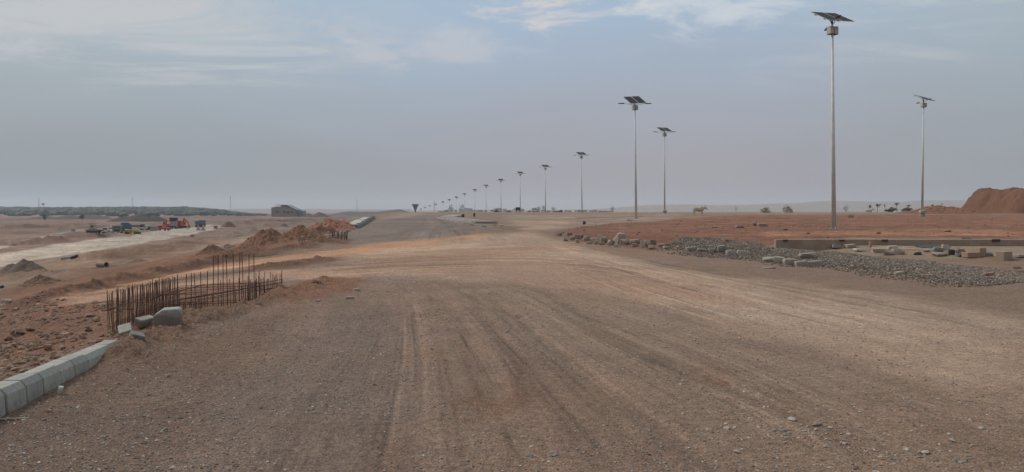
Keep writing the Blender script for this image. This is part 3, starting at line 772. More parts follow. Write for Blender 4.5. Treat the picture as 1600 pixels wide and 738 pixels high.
n = 9000
d = np.exp(rng.uniform(math.log(17), math.log(75), n)); px = rng.uniform(860, 1660, n); x = (px - 800) / F * d; y = d
m = inpoly(x, y, ISL) & (fbm(x / 2.2, y / 2.2, 3, 15) > rng.uniform(-.2, .7, n)); x, y = x[m], y[m]
P = np.stack([x, y, Hfull(x, y)], 1); sz = (rng.random(len(x)) ** 6) * .075 + .010
stones('soil_clods', 'red soil clods strewn over the island on the right', P, sz * np.clip(y / 30, .8, 1.5), stone_cols(len(P), (.20, .115, .085), (.30, .20, .15), .15), flat=.6, sink=.42)
# ------------------------------------------------------------------ heaps (soil, gravel) standing on the ground
def heap(name, label, cat, cx, cy, rx, ry, h, rot=0, color=C_redbrown, flat=0.0, rough=.25, seed=1, group=None, peaks=None, grit=.3, nr=46, na=120, clod=.4):
    rad = np.linspace(0, 1.12, nr); an = np.linspace(0, 2 * math.pi, na, endpoint=False)
    A, B = np.meshgrid(rad, an, indexing='ij')
    wob = 1 + .16 * fbm(np.cos(B) * 1.6 + seed * 7, np.sin(B) * 1.6, 3, seed)
    u = A * np.cos(B) * wob; v = A * np.sin(B) * wob
    X_ = u * rx; Y_ = v * ry; c0, s0 = math.cos(rot), math.sin(rot)
    x = cx + X_ * c0 - Y_ * s0; y = cy + X_ * s0 + Y_ * c0
    if peaks:
        pr = np.zeros(A.shape)
        for (pu, pv, pw, ph) in peaks:
            q = np.hypot((u - pu) / pw, (v - pv) / pw)
            pr = np.maximum(pr, ph * np.clip(1 - q, 0, 1) ** .85)
        edge = 1 - sstep(A, .80, 1.0); pr = pr * edge
    else:
        k = np.clip((1 - A) / max(1 - flat, .05), 0, 1); pr = np.where(k < 1, k * (1.25 - .25 * k), 1.0)
        pr = np.where(A > 1, 0, pr)
    sc_ = max(rx, ry)
    nz = 1 + rough * fbm(x / (sc_ * .28) + seed, y / (sc_ * .28), 5, seed + 3, .62)
    lump = clod * h * .16 * fbm(x / (sc_ * .06), y / (sc_ * .06), 4, seed + 5, .65) * sstep(pr, .02, .3)
    base_ = Hfull(x, y, False)
    z = base_ + h * pr * nz + lump - .04 - .12 * h * sstep(A, .93, 1.12)
    V = np.stack([x - cx, y - cy, z - float(base_[0, 0])], -1).reshape(-1, 3)
    i = np.arange(nr - 1)[:, None]; j = np.arange(na)[None, :]; j2 = (j + 1) % na
    Fq = np.stack([i * na + j, (i + 1) * na + j, (i + 1) * na + j2, i * na + j2], -1).reshape(-1, 4)
    cn = fbm(x / (sc_ * .2), y / (sc_ * .2), 4, seed + 9, .6).ravel()
    C = np.array(color)[None] * (1 + .18 * cn)[:, None]; C[:, 2] *= 1 - .06 * cn
    o = np_mesh(name, V, Fq, M_ground, np.clip(C, .02, .8), np.full(len(V), grit))
    o.location = (cx, cy, float(base_[0, 0]))
    return tag(o, label, cat, group)
HG = 'heaps of earth and gravel in the valley'
def heap_px(name, label, px, py, wpx, hpx, color, depth_ratio=.8, **k):
    x, y = gp(px, py); w = wpx / F * y; h = hpx / F * y
    k.setdefault('group', HG)
    return heap(name, label, 'heap', x, y, w / 2, w / 2 * depth_ratio, h, color=color, **k)
heap_px('soil_heap', 'low brown earth piled at the foot of the half-built building', 449, 338.5, 74, 6, (.15, .12, .115), depth_ratio=.4, seed=33, peaks=[(-.4, 0, .6, .7), (.2, 0, .7, 1)])
# the long red spoil heap beside the far carriageway
x0, y0 = gp(432, 389); x1, y1 = gp(520, 372)
heap('soil_heap', 'long rough red spoil heap left of the second reinforcement cage', 'heap', -9.9, 31.2, 2.0, 2.8, .70, rot=R(-12), color=C_redbrown * 1.12, seed=4, rough=.5, nr=90, na=220, clod=1.6, group='red spoil heaps', peaks=[(-.25, -.1, .6, .9), (.3, .1, .55, .8), (.1, .5, .5, .75), (-.6, -.1, .4, .4)])
heap('soil_heap', 'brown hollowed spoil heap between the two redder ones', 'heap', -9.7, 34.5, 1.6, 2.6, .55, rot=R(-5), color=C_redbrown * .9, seed=18, rough=.6, nr=80, na=200, clod=1.8, group='red spoil heaps', peaks=[(-.2, 0, .6, .9), (.35, .1, .5, .8)])
heap('soil_heap', 'steep red spoil heap just left of the far kerb', 'heap', -9.45, 38.0, 1.5, 3.4, .62, rot=R(2), color=C_red * 1.45, seed=8, rough=.45, nr=90, na=200, clod=1.4, group='red spoil heaps', peaks=[(0, 0, .8, 1.0), (.4, .1, .5, .8), (-.5, .1, .5, .7)])
heap('soil_heap', 'low red spoil mound trailing left of the long heap', 'heap', -10.6, 27.6, 1.6, 1.3, .26, rot=R(25), color=C_redbrown, seed=14, rough=.6, nr=60, na=160, clod=1.8, group='red spoil heaps')
heap_px('gravel_heap', 'small brown gravel cone beyond the spoil heap left end', 328, 398, 64, 17, C_redbrown * .8, seed=21, rough=.3)
heap_px('gravel_heap', 'grey gravel heap with a dark crest at the far left edge', 28, 428, 100, 22, (.135, .118, .108), seed=22, rough=.3, peaks=[(-.2, 0, .75, .8), (.2, 0, .7, 1)])
heap_px('gravel_heap', 'rough brown soil heap below the grey heap at left', 62, 446, 78, 17, (.19, .135, .105), seed=23, rough=.4, clod=1.2)
heap_px('gravel_heap', 'low brown heap right of the concrete pipe', 212, 411, 50, 8, (.16, .128, .11), seed=24)
heap_px('gravel_heap', 'conical brown heap at the end of the pale haul road', 357, 354, 26, 10, (.14, .105, .088), seed=25)
heap_px('gravel_heap', 'rounded grey heap left of the red spoil, nearer one', 366, 371, 48, 9, (.19, .165, .145), seed=26)
heap_px('gravel_heap', 'rounded grey heap touching the red spoil heap', 396, 366, 36, 8, (.18, .155, .135), seed=27)
heap_px('gravel_heap', 'small dark heap behind the spoil, left of the kerb', 444, 353, 16, 5, (.11, .10, .095), seed=28)
heap_px('gravel_heap', 'tiny dark heap on the plain below the far building', 411, 345, 10, 3, (.10, .09, .09), seed=29)
heap_px('gravel_heap', 'long dark mound behind the parked machines', 218, 346, 112, 14, (.075, .072, .072), depth_ratio=.35, seed=30, flat=.2, peaks=[(-.4, 0, .6, .6), (.1, 0, .7, .95), (.4, 0, .5, .7)])
heap_px('gravel_heap', 'low olive mound under the treeline at far left', 110, 342, 150, 8, (.095, .088, .078), depth_ratio=.3, seed=31, flat=.2, peaks=[(-.5, 0, .5, .7), (.0, 0, .6, .8), (.45, 0, .6, .95)])
heap_px('gravel_heap', 'brown low heap on the far plain right of building', 490, 340, 60, 9, (.12, .10, .095), depth_ratio=.4, seed=32, peaks=[(-.3, 0, .6, .7), (.3, 0, .6, .9)])
# earth bank right
heap('earth_bank', 'tall flat-topped red earth bank at the right edge', 'earth bank', 107, 126, 27, 17, 4.0, rot=R(0), color=(.135, .082, .062), flat=.90, rough=.03, seed=40, nr=120, na=420, clod=1.5)
heap('earth_bank', 'low red earth berm running left from the tall bank', 'earth bank', 69, 117, 8.5, 4, 1.1, rot=R(12), color=C_red * 1.05, flat=.2, rough=.5, seed=43, nr=60, na=220, clod=1.6)

# ------------------------------------------------------------------ street lamps
def make_lamp_parts(root, arm_yaw, pan_yaw, tilt, roll, far=False):
    HT = 12.0
    seg = 14
    MB().cyl((0, 0, 0), (0, 0, HT), .135, .062, seg).build('pole', M_galv, root, smooth=True)
    b = MB(); b.box((0, 0, .02), (.46, .46, .035))
    for sx in (-1, 1):
        for sy in (-1, 1): b.cyl((sx * .17, sy * .17, .03), (sx * .17, sy * .17, .12), .016)
    for k in range(4):
        a = k * math.pi / 2; b.box((math.cos(a) * .15, math.sin(a) * .15, .12), (.12, .015, .18), (0, 0, a))
    b.build('base_plate', M_galv, root)
    MB().cyl((0, 0, HT - .02), (0, 0, HT + .62), .05, .045, 10).build('mast_head', M_dark, root)
    ab = R(arm_yaw)
    for k, (sx) in enumerate((-1, 1)):
        bb = MB().box((sx * .17, -.02, HT - .02), (.27, .32, .44)).build('battery_box', M_box, root, rz=ab * 0 + R(pan_yaw), bevel=.012)
        MB().box((0, 0, -.235), (.25, .30, .03)).build('lid', M_dark, bb, loc=(sx * .17, -.02, HT - .02))
    MB().cyl((0, 0, HT + .3), (-.36, -.1, HT + .74), .03, .03, 8).build('brace', M_dark, root, rz=R(pan_yaw))
    arms = []
    for sx in (-1, 1):
        a = MB().cyl((sx * .04, 0, HT + .28), (sx * 1.25, 0, HT + .42), .028, .022, 8)
        ao = a.build('lamp_arm', M_galv, root, rz=ab)
        h = MB(); h.prism([(1.15, -.02), (1.25, -.05), (1.78, -.035), (1.86, 0), (1.75, .035), (1.2, .05)], .22)
        h.v = [(x_ * sx, y_, z_ + HT + .42) for x_, y_, z_ in h.v]
        h.build('lamp_head', M_lamp, root, rz=ab, bevel=.01)
    # two solar panels
    pc = Vector((0, 0, HT + .80)); rot = Euler((R(tilt), R(roll), R(pan_yaw))).to_matrix()
    for sx in (-1, 1):
        W_, L_ = .96, 1.62
        fr = MB(); fr.box((0, 0, 0), (W_, L_, .035)); fr.v = [tuple(rot @ (Vector(v) + Vector((sx * .51, 0, 0))) + pc) for v in fr.v]
        fo = fr.build('solar_panel', M_frame, root)
        ce = MB(); ce.box((0, 0, .0195), (W_ - .04, L_ - .04, .006)); ce.box((0, 0, -.0195), (W_ - .04, L_ - .04, .006))
        ce.v = [tuple(rot @ (Vector(v) + Vector((sx * .51, 0, 0))) + pc) for v in ce.v]
        ce.build('cells', M_panel, fo)
    rb = MB(); rb.box((0, .4, -.05), (2.0, .05, .05)); rb.box((0, -.4, -.05), (2.0, .05, .05)); rb.box((0, 0, -.08), (.08, 1.2, .05))
    rb.v = [tuple(rot @ Vector(v) + pc) for v in rb.v]; rb.build('panel_rail', M_dark, root)
LG = 'solar street lamps along the unfinished road'
lamps = [  # px base, py base, px top, top pixel y of the pole, label, arm yaw, panel yaw, tilt, roll
    (1303, 360, 1296, 50, 'tallest nearest solar street lamp, standing in red soil at right', 78, 22, 31, -2),
    (994, 343.5, 991, 169, 'solar lamp left of the cow, its twin panels tilted at viewer', 8, 24, 34, -5),
    (1038.5, 329.5, 1037.5, 211, 'solar lamp between the left-hand tall lamp and the cow', 4, 22, 27, 0),
    (1441, 330, 1440, 165, 'solar lamp left of the tall red earth bank, thin panel edge-on', 82, 18, 23, 8),
    (909.5, 330.5, 908, 246, 'solar lamp alone above the kerbed island tip, left of the two tall ones', 2, 22, 25, 0),
    (852.5, 330.5, 852, 264, 'solar lamp just right of the dark sign board', 2, 22, 25, 0)]
def add_lamp(pxb, pyb, pxt, pyt, label, ay, py_, ti, ro, dist=None, top=None):
    if dist is None: dist = 12.0 * F / (pyb - pyt)
    xb, yb, zb = atd(pxb, pyb, dist)
    r = empty('street_lamp', (xb, yb, zb), 0, label, 'street lamp', LG)
    lean = (pxt - pxb) / F * dist / 12.0
    r.rotation_euler = (0, math.atan(lean), 0)
    # concrete footing reaches the ground whatever the slope
    make_lamp_parts(r, ay, py_, ti, ro)
    g = hz_at(xb, yb)
    f = MB().box((0, 0, -.10), (.62, .62, .24)).build('footing', M_conc, r, bevel=.02)
    if zb > g + .05: MB().cyl((0, 0, -.2), (0, 0, g - zb - .1), .26, .34, 12).build('plinth', M_conc, r)
    return r
for a in lamps: add_lamp(*a)
far_px = [(813, 273.5), (783, 284), (759.5, 292.5), (742, 299), (726, 305), (713, 310), (702, 314), (692, 317.3), (681, 320.6), (671.5, 323), (664, 325.5), (657.5, 328)]
for k, (px, pt) in enumerate(far_px):
    d = 249 + 46 * k
    x, y, zt = atd(px, pt, d)
    r = empty('street_lamp', (x, y, zt - 12.0), 0, 'distant solar street lamp, %s from the right among the twelve shrinking toward the funnel tower' % ORD[k], 'street lamp', LG)
    r.rotation_euler = (0, R(random.uniform(-.6, .3)), 0)
    make_lamp_parts(r, random.uniform(-6, 10), random.uniform(16, 28), random.uniform(20, 29), random.uniform(-4, 4))
    g = hz_at(x, y)
    MB().cyl((0, 0, min(-.2, g - zt + 11.9)), (0, 0, 0), .3, .26, 12).build('footing', M_conc, r)

# ------------------------------------------------------------------ kerb stones, near left row
KG = 'kerb stones of the near left row'
def kerb_mesh(name, ln, h, wt, wb, mat, chamfer=.03, seed=0):
    rd = random.Random(seed)
    m = MB(); j = lambda a: a + rd.uniform(-.004, .004)
    prof = [(0, -.12), (0.012, h - chamfer), (-chamfer + .004, j(h)), (-wt, j(h)), (-wb, -.12)]
    m.prism([(j(a), z) for a, z in prof], ln, axis='x')
    m.v = [(-0 + p[0], p[1], p[2]) for p in m.v]
    return m
def on_road(t, s): return t * UY + s * UX, -t * UX + s * UY
RZ = math.atan2(-UX, UY)          # rotation that turns local +Y onto the road direction
k = 0; s = 2.4
ends = []
while s < 8.45:
    ln = .285 + random.uniform(-.012, .018)
    ends.append((s, ln)); s += ln + .014
for i, (s, ln) in enumerate(ends):
    x, y = on_road(KT, s + ln / 2)
    m = MB(); rd = random.Random(i); j = lambda a, q=.005: a + rd.uniform(-q, q)
    h = .25
    prof = [(0.02, -.15), (0.0, h - .055), (-.045, j(h, .003)), (-.19, j(h, .003)), (-.20, -.15)]
    n = len(prof); vs = [(a, -ln / 2, z) for a, z in prof] + [(a, ln / 2, z) for a, z in prof]
    m.add(vs, [(q, (q + 1) % n, n + (q + 1) % n, n + q) for q in range(n)] + [tuple(reversed(range(n))), tuple(range(n, 2 * n))])
    o = m.build('kerb_stone', M_kerb, bevel=.006)
    o.location = (x + random.uniform(-.006, .006), y, random.uniform(-.006, .004) - .045 * max(0, min(1, (s - 5.2) / 3))); o.rotation_euler = (R(random.uniform(-.8, .8)), R(random.uniform(-1.5, 1)), RZ + R(random.uniform(-1.2, 1.2)))
    tag(o, 'grey concrete kerb stone, %s from the cage end of the near left row' % ORD[len(ends) - 1 - i], 'kerb stone', KG)
def loose_block(name, label, cat, px, py, size, rot, mat=M_kerb, group=None, sink=.3, taper=1.0, bevel=.012, lift=0):
    x, y = gp(px, py, lambda a, b: Hfull(a, b, False))
    o = MB().box((0, 0, 0), size, taper=taper).build(name, mat, bevel=bevel)
    o.location = (x, y, hz_at(x, y) + size[2] * (.5 - sink) + lift); o.rotation_euler = tuple(R(a) for a in rot)
    return tag(o, label, cat, group)
loose_block('kerb_stone', 'tilted kerb stone half buried between the kerb row and the cage', 'kerb stone', 198, 523, (.16, .30, .20), (12, -14, 28), sink=.5)
loose_block('kerb_stone', 'flat pale kerb stone lying against the cage foot', 'kerb stone', 227, 505, (.15, .22, .11), (5, 10, -28), sink=.3)
o = MB()
o.prism([(-.17, -.12), (-.18, .02), (-.07, .11), (.12, .13), (.15, .11), (.165, -.12)], .18)
o = o.build('kerb_stone', M_kerb, bevel=.015); x, y = gp(264, 501, lambda a, b: Hfull(a, b, False)); o.location = (x, y, hz_at(x, y) + .05); o.rotation_euler = (R(4), R(4), R(16))
tag(o, 'large pale kerb stone standing in front of the rusty cage', 'kerb stone')
loose_block('concrete_piece', 'small blue-grey concrete piece lying in the dirt by the cage', 'concrete piece', 214, 528, (.15, .13, .08), (15, 20, 40), sink=.35)

def rock_mesh(w, d_, h, seed, sub=2, rough=.35, slab=False):
    rd = np.random.default_rng(seed)
    bm = bmesh.new(); bmesh.ops.create_cube(bm, size=1.0)
    bmesh.ops.subdivide_edges(bm, edges=bm.edges[:], cuts=2, use_grid_fill=True)
    V = np.array([v.co[:] for v in bm.verts])
    V /= (np.abs(V) ** 6).sum(1, keepdims=True) ** (1 / 6) * 1.0 * .98 + .02
    V *= .5
    off = rd.uniform(0, 50)
    for _ in range(4 if not slab else 2):       # chop planes
        n_ = rd.normal(0, 1, 3); n_[2] = n_[2] * (.5 if not slab else .15); n_ /= np.linalg.norm(n_)
        dd = V @ n_ - rd.uniform(.26, .42); V -= np.outer(np.maximum(dd, 0), n_)
    V += rd.uniform(-.035, .035, V.shape)
    V *= (w, d_, h)
    for v, p in zip(bm.verts, V): v.co = p
    me = bpy.data.meshes.new('rock'); bm.to_mesh(me); bm.free(); return me
def rock(name, label, cat, px, py, wpx, hpx, seed, mat=M_rock, rot=None, deep=.8, slab=False, group=None, sink=.12):
    x, y = gp(px, py, lambda a, b: Hfull(a, b, False)); k = y / F
    me = rock_mesh(wpx * k, wpx * k * deep, hpx * k * 1.15, seed, slab=slab); me.materials.append(mat)
    o = bpy.data.objects.new(name, me); col.objects.link(o)
    o.location = (x, y, hz_at(x, y) + hpx * k * (.5 - sink))
    rd = random.Random(seed)
    o.rotation_euler = (R(rd.uniform(-9, 9)), R(rd.uniform(-9, 9)), R(rd.uniform(-35, 35))) if rot is None else tuple(R(a) for a in rot)
    return tag(o, label, cat, group)
rock('rock', 'small pointed white rock leaning on the near kerb row', 'rock', 94, 616, 10, 13, 5, M_white, sink=.1)
for i, (px, py, w, h) in enumerate(((78, 645, 9, 4), (68, 658, 7, 3), (12, 662, 0, 0), (185, 600, 8, 4), (262, 590, 7, 4))):
    if w: rock('rock', 'small brown stone in the dirt %s' % ('beside the near kerb, below the white rock', 'nearest the frame corner below the kerb', '', 'to the right of the near kerb row', 'right of the kerb row on open soil')[i], 'rock', px, py, w, h, 60 + i, M_rock_r)
# rounded rocks on the slope behind the kerb
for i, (px, py, w, h) in enumerate(((75, 549, 13, 10), (52, 547, 13, 8), (52, 562, 12, 6), (34, 585, 10, 8), (97, 548, 10, 7), (22, 545, 11, 6), (10, 560, 10, 7), (128, 531, 9, 6), (46, 536, 9, 5), (30, 520, 9, 5), (84, 524, 8, 5), (110, 510, 8, 4))):
    rock('rock', 'rounded tan rock on the red slope behind the kerb, %s listed by size' % ORD[i] if False else 'rounded tan rock on the slope behind the kerb, %s' % (
        'largest and right of a near twin', 'left twin of the largest', 'flat one below the twin pair', 'lowest, close above the kerb', 'right of the largest rock', 'left of the twin pair',
        'closest to the frame edge', 'nearest the left end of the cage', 'just above the twin pair', 'far left upper one', 'small one above the largest', 'highest of the group')[i], 'rock', px, py, w, h, 80 + i, M_rock_r, group='rounded rocks behind the kerb')
for i, (px, py, w, h, ds) in enumerate(((556, 455, 13, 4, 'flat pale stone on the soil spread right of the cage'), (547, 467, 14, 4, 'flat stone with a dark underside right of the cage'), (497, 472, 8, 3, 'small pale stone on the gravel right of the cage'), (494, 441, 14, 4, 'dark clod on the red soil spread beyond the cage'), (404, 476, 9, 4, 'small clod on the soil bank in front of the cage'))):
    rock('rock', ds, 'rock', px, py, w, h, 500 + i, M_rock_r if 'clod' in ds else M_conc, slab=True, rot=(random.uniform(-8, 8), random.uniform(-8, 8), random.uniform(-20, 20)), deep=.6)
# wooden stick
x, y = gp(20, 661); o = MB().cyl((-.13, 0, .012), (.12, .015, .02), .006, .004, 6).build('stick', M_wood); o.location = (x, y, hz_at(x, y)); tag(o, 'thin dry wooden stick on the dirt at the lower left edge', 'stick')

# ------------------------------------------------------------------ reinforcement cage
cage = empty('rebar_cage', (-5.1, 11.8, 0), 0, 'rusty steel reinforcement cage standing in a shallow pit beyond the kerb row', 'rebar cage')
def bar(parent, p0, p1, r=.0058, name='upright_bar', mat=M_rebar, mid=None):
    pts = [Vector(p0), Vector(p1)]
    o0 = Vector(parent.location)
    m = MB().cyl(pts[0] - o0, pts[1] - o0, r, r, 6)
    return m.build(name, mat, parent)
def wall_bars(a, b, n, zt, jit=.02, r=.0058, zb=-.16, tops=None, rnd=random.Random(3)):
    for i in range(n):
        f = i / max(n - 1, 1); x = a[0] + (b[0] - a[0]) * f; y = a[1] + (b[1] - a[1]) * f
        z = (tops[i] if tops else (zt[0] + (zt[1] - zt[0]) * f)) + rnd.uniform(-jit, jit)
        bar(cage, (x + rnd.uniform(-.008, .008), y, zb), (x + rnd.uniform(-.03, .03), y + rnd.uniform(-.03, .03), z), r)
CA, CB, CC, CD = (-5.42, 9.85), (-5.72, 12.5), (-4.52, 13.0), (-4.32, 13.7)
wall_bars(CA, CB, 41, (.56, .56))
wall_bars((CB[0] + .09, CB[1] + .03), CC, 15, (.6, .6), tops=[.58, .60, .58, .60, .62, .90, .90, .90, .91, .91, .92, .92, .92, .92, .60], r=.0072)
wall_bars((-4.66, 12.7), CD, 17, (.42, .50), jit=.05)
wall_bars((-5.25, 10.2), (-4.36, 13.5), 20, (.30, .36), jit=.04)
wall_bars((-4.86, 12.2), (-4.40, 13.3), 7, (.50, .55), jit=.04)
bm_ = MB(); rj = random.Random(44)
for (a, b, nb, z1) in (((-5.55, 9.98), (-5.84, 12.4), 30, .55), ((-5.3, 10.05), (-4.9, 11.6), 22, .26), ((-5.6, 10.9), (-5.62, 12.3), 16, .36), ((-4.75, 12.5), (-4.42, 13.8), 14, .44)):
    for i in range(nb):
        f = i / (nb - 1); x = a[0] + (b[0] - a[0]) * f; y = a[1] + (b[1] - a[1]) * f; dx, dy = rj.uniform(-.04, .04), rj.uniform(-.04, .04)
        bm_.cyl((x + 5.1, y - 11.8, -.15), (x + dx + 5.1, y + dy - 11.8, z1 + rj.uniform(-.05, .04)), .0052, .0052, 5)
tag(bm_.build('thin_bars', M_rebar, cage), kind='stuff')
def xb(a, b, z, r=.005, n=1): bar(cage, (a[0], a[1], z), (b[0], b[1], z + random.uniform(-.02, .02)), r, 'crossbar')
for z in (-.02, .03, .12, .14, .34): xb(CA, CB, z)
for z in (.0, .12, .34): xb((CA[0] + .05, CA[1] - .02), (CB[0] + .06, CB[1]), z)
for z in (.05, .08, .34, .37): xb(CB, CC, z)
for z in (.02, .06, .26, .30, .33): xb((-5.25, 10.2), CD, z)
for z in (.04, .28, .32): xb((-5.15, 10.5), (-4.5, 13.2), z)
for z in (.04, .24, .36): xb((-4.66, 12.7), CD, z)
for z in (.10, .32): xb((-5.45, 10.6), (-5.1, 10.7), z); xb((-5.6, 11.6), (-4.9, 11.7), z); xb((-5.66, 12.1), (-4.75, 12.5), z)
bar(cage, (-5.65, 11.6, .30), (-5.2, 12.3, .42), .008, 'bent_bar'); bar(cage, (-5.5, 11.3, .36), (-5.0, 11.9, .34), .008, 'bent_bar')

# second, dusty cage at the foot of the red spoil heap
c2x, c2y = gp(520, 379)
cage2 = empty('rebar_cage', (c2x, c2y, hz_at(c2x, c2y)), 0, 'dusty low cage of short bars at the foot of the far red spoil heap', 'rebar cage')
def px_bar(px, y0, y1, r=.014, name='upright_bar', mat=M_rebar2):
    x, y = gp(px, y0); zt = atd(px, y1, y)[2]; z0 = float(H0(x, y)) - .15
    bar(cage2, (x, y, z0), (x + random.uniform(-.03, .03), y + random.uniform(-.05, .05), zt), r, name, mat)
rd = random.Random(5)
for i in range(26):
    f = i / 25; px_bar(468 + 73 * f, 380.5 - 6 * f + rd.uniform(-.4, .4), 372.5 - 9 * max(0, f - .45) + rd.uniform(-1.2, 1.2), r=.016)
for i in range(14):
    f = i / 13; px_bar(516 + 26 * f, 376.8 - 2.3 * f, 363.5 - 2.5 * f + rd.uniform(-1.2, 1.2), r=.018, mat=M_rebar if i % 3 else M_rebar2)
for yy in (374, 371):
    a = gp(468, 380.5); b_ = gp(541, 374.5); za = atd(468, yy + 1, a[1])[2]; zb = atd(541, yy - 4, b_[1])[2]
    bar(cage2, (a[0], a[1], za), (b_[0], b_[1], zb), .014, 'crossbar', M_rebar2)
for i, (px, py, w, h) in enumerate(((545, 362, 9, 3.5), (552, 359, 8, 3.5), (540, 365, 7, 3), (556, 356, 6, 3))):
    rock('concrete_piece', 'pale broken concrete piece, %s at the near end of far kerb' % ('longest', 'second', 'lowest', 'highest')[i], 'concrete piece', px, py, w, h, 130 + i, M_conc, group='broken concrete at the far kerb', deep=.5)

# ------------------------------------------------------------------ far left kerb row with paving behind
FK = 'dark-faced kerb stones of the far left row'
a0 = np.array(gp(556, 357.5)); a1 = np.array(gp(584, 341.5)); nK = 22
dirv = (a1 - a0) / np.linalg.norm(a1 - a0); LnK = np.linalg.norm(a1 - a0) / nK
rzk = math.atan2(dirv[0], dirv[1]) * -1
for i in range(nK):
    p = a0 + dirv * LnK * (i + .5)
    m = MB().box((0, 0, .02), (.22, LnK - .06, .36), taper=.92, taper_y=1)
    o = m.build('kerb_stone', M_grey, bevel=.02); o.location = (p[0], p[1], hz_at(*p) + random.uniform(-.03, .03)); o.rotation_euler = (0, R(random.uniform(-2, 2)), rzk)
    tag(o, 'dark-faced kerb stone beside the far slab, %s from its near end' % ORD[i], 'kerb stone', FK)
def slab_on(name, label, cat, pts, mat, h=.12, lift=.0, group=None):
    P_ = [gp(p[0], p[1], lambda a, b: Hfull(a, b, False)) for p in pts]; n = len(P_); zs = [hz_at(*p) for p in P_]
    vs = [(x, y, z - .3) for (x, y), z in zip(P_, zs)] + [(x, y, z + h + lift) for (x, y), z in zip(P_, zs)]
    cx = sum(p[0] for p in P_) / n; cy = sum(p[1] for p in P_) / n; cz = sum(zs) / n
    vs = [(x - cx, y - cy, z - cz) for x, y, z in vs]
    o = MB().add(vs, [(i, (i + 1) % n, n + (i + 1) % n, n + i) for i in range(n)] + [tuple(reversed(range(n))), tuple(range(n, 2 * n))]).build(name, mat)
    o.location = (cx, cy, cz); return tag(o, label, cat, group)
slab_on('concrete_slab', 'pale grey concrete slab left of the far kerb, nearer panel', 'concrete slab', [(554, 354), (571, 345.5), (556, 345), (545, 351)], M_slabwhite, .08, group='paving panels by the far kerb')
slab_on('concrete_slab', 'pale grey concrete slab left of the far kerb, farther panel', 'concrete slab', [(572, 344.6), (581, 341.2), (568, 341), (560, 344.4)], M_slabwhite, .08, group='paving panels by the far kerb')

# ------------------------------------------------------------------ median strip ahead
MG = 'pale kerb stones edging the median ahead'
def kerb_run(pts, n, size, label, group, mats):
    P_ = smooth_line([gp(*p) for p in pts], 5); P_ = np.array(P_); seg = np.hypot(*(P_[1:] - P_[:-1]).T); cum = np.append(0, np.cumsum(seg)); LL = cum[-1] / n
    for i in range(n):
        u = (i + .5) * LL; q = min(np.searchsorted(cum, u) - 1, len(seg) - 1); p = P_[q] + (P_[q + 1] - P_[q]) * (u - cum[q]) / seg[q]
        dr = (P_[q + 1] - P_[q]) / seg[q]
        o = MB().box((0, 0, size[1] / 2 - .1), (LL * .97, size[0], size[1] + .2)).build('kerb_stone', mats[i % len(mats)], bevel=.02)
        o.location = (p[0], p[1], hz_at(*p)); o.rotation_euler = (0, 0, math.atan2(dr[1], dr[0]))
        tag(o, label % ORD[i], 'kerb stone', group)
kerb_run([(698, 342.0), (712, 344.2), (735, 347.0), (760, 349.6)], 16, (1.6, .14), 'pale kerb slab of the median, %s from the far end', MG, [M_slabwhite, M_conc])
kerb_run([(698, 341.6), (705, 339.8), (716, 338.4)], 6, (1.2, .16), 'pale kerb slab behind the median tip, %s from the tip', MG, [M_slabwhite])
for i, (px, py, w, h) in enumerate(((738, 352.5, 9, 2.4), (756, 355, 9, 2.4), (772, 352.5, 10, 2.0), (783, 353.5, 7, 2.0))):
    rock('concrete_piece', 'flat broken concrete piece at the near end of the median, %s from the left' % ORD[i], 'concrete piece', px, py, w, h, 150 + i, M_conc, group='broken pieces by the median', slab=True, deep=.5)
def upright(name, label, cat, px, py, w, h, mat, d=None, thick=.3, cap=None):
    x, y = gp(px, py); k = y / F
    r = empty(name, (x, y, hz_at(x, y)), 0, label, cat)
    MB().box((0, 0, h * k / 2 - .05), (w * k, thick, h * k + .1)).build('body', mat, r, bevel=.02)
    if cap: MB().box((0, 0, h * k + .03), (w * k * 1.15, thick * 1.2, .08)).build('cap', cap, r)
    return r
upright('junction_box', 'small dark grey box on the median, left of two', 'cabinet', 723.5, 339.5, 4, 3.6, M_dark, cap=M_grey)
upright('marker_drum', 'narrow dark drum marker on the median, right of two', 'drum', 741, 339, 2.6, 5, M_dark, cap=M_red)

# ------------------------------------------------------------------ sign, tank, tower, masts
x, y, z = atd(809.5, 331, 200)
r = empty('sign_board', (x, y, z), 0, 'dark rectangular board with a white strip, by the distant lamp posts', 'sign')
MB().box((0, 0, .72), (1.24, .10, 1.0)).build('board', M_sign, r)
MB().box((0, -.06, .36), (.80, .03, .14)).build('white_strip', M_white, r)
for sx in (-.45, .45): MB().box((sx, 0, -.55), (.08, .08, 1.6)).build('leg', M_dark, r)
x, y, z = atd(788, 331, 400)
r = empty('storage_tank', (x, y, z), 0, 'cream cylindrical tank on the skyline left of the dark board', 'tank')
MB().cyl((0, 0, -1.5), (0, 0, 1.55), 1.3, 1.3, 20).build('tank_shell', M_white, r, smooth=False)
MB().cyl((0, 0, 1.56), (0, 0, 2.0), 1.3, .25, 20).build('tank_roof', M_white, r)
x, y, z = atd(649, 331, 800)
r = empty('water_tower', (x, y, z), 0, 'funnel-shaped grey tower at the vanishing end of the lamp row', 'tower')
mt = plain('tower_concrete', (.08, .085, .10), .9)
MB().cyl((0, 0, -6), (0, 0, 1.2), .8, .8, 16).build('stem', mt, r)
MB().cyl((0, 0, 1.2), (0, 0, 6.8), .9, 3.0, 20).build('funnel', mt, r)
MB().cyl((0, 0, 6.81), (0, 0, 8.3), 3.7, 3.7, 20).build('rim', mt, r)
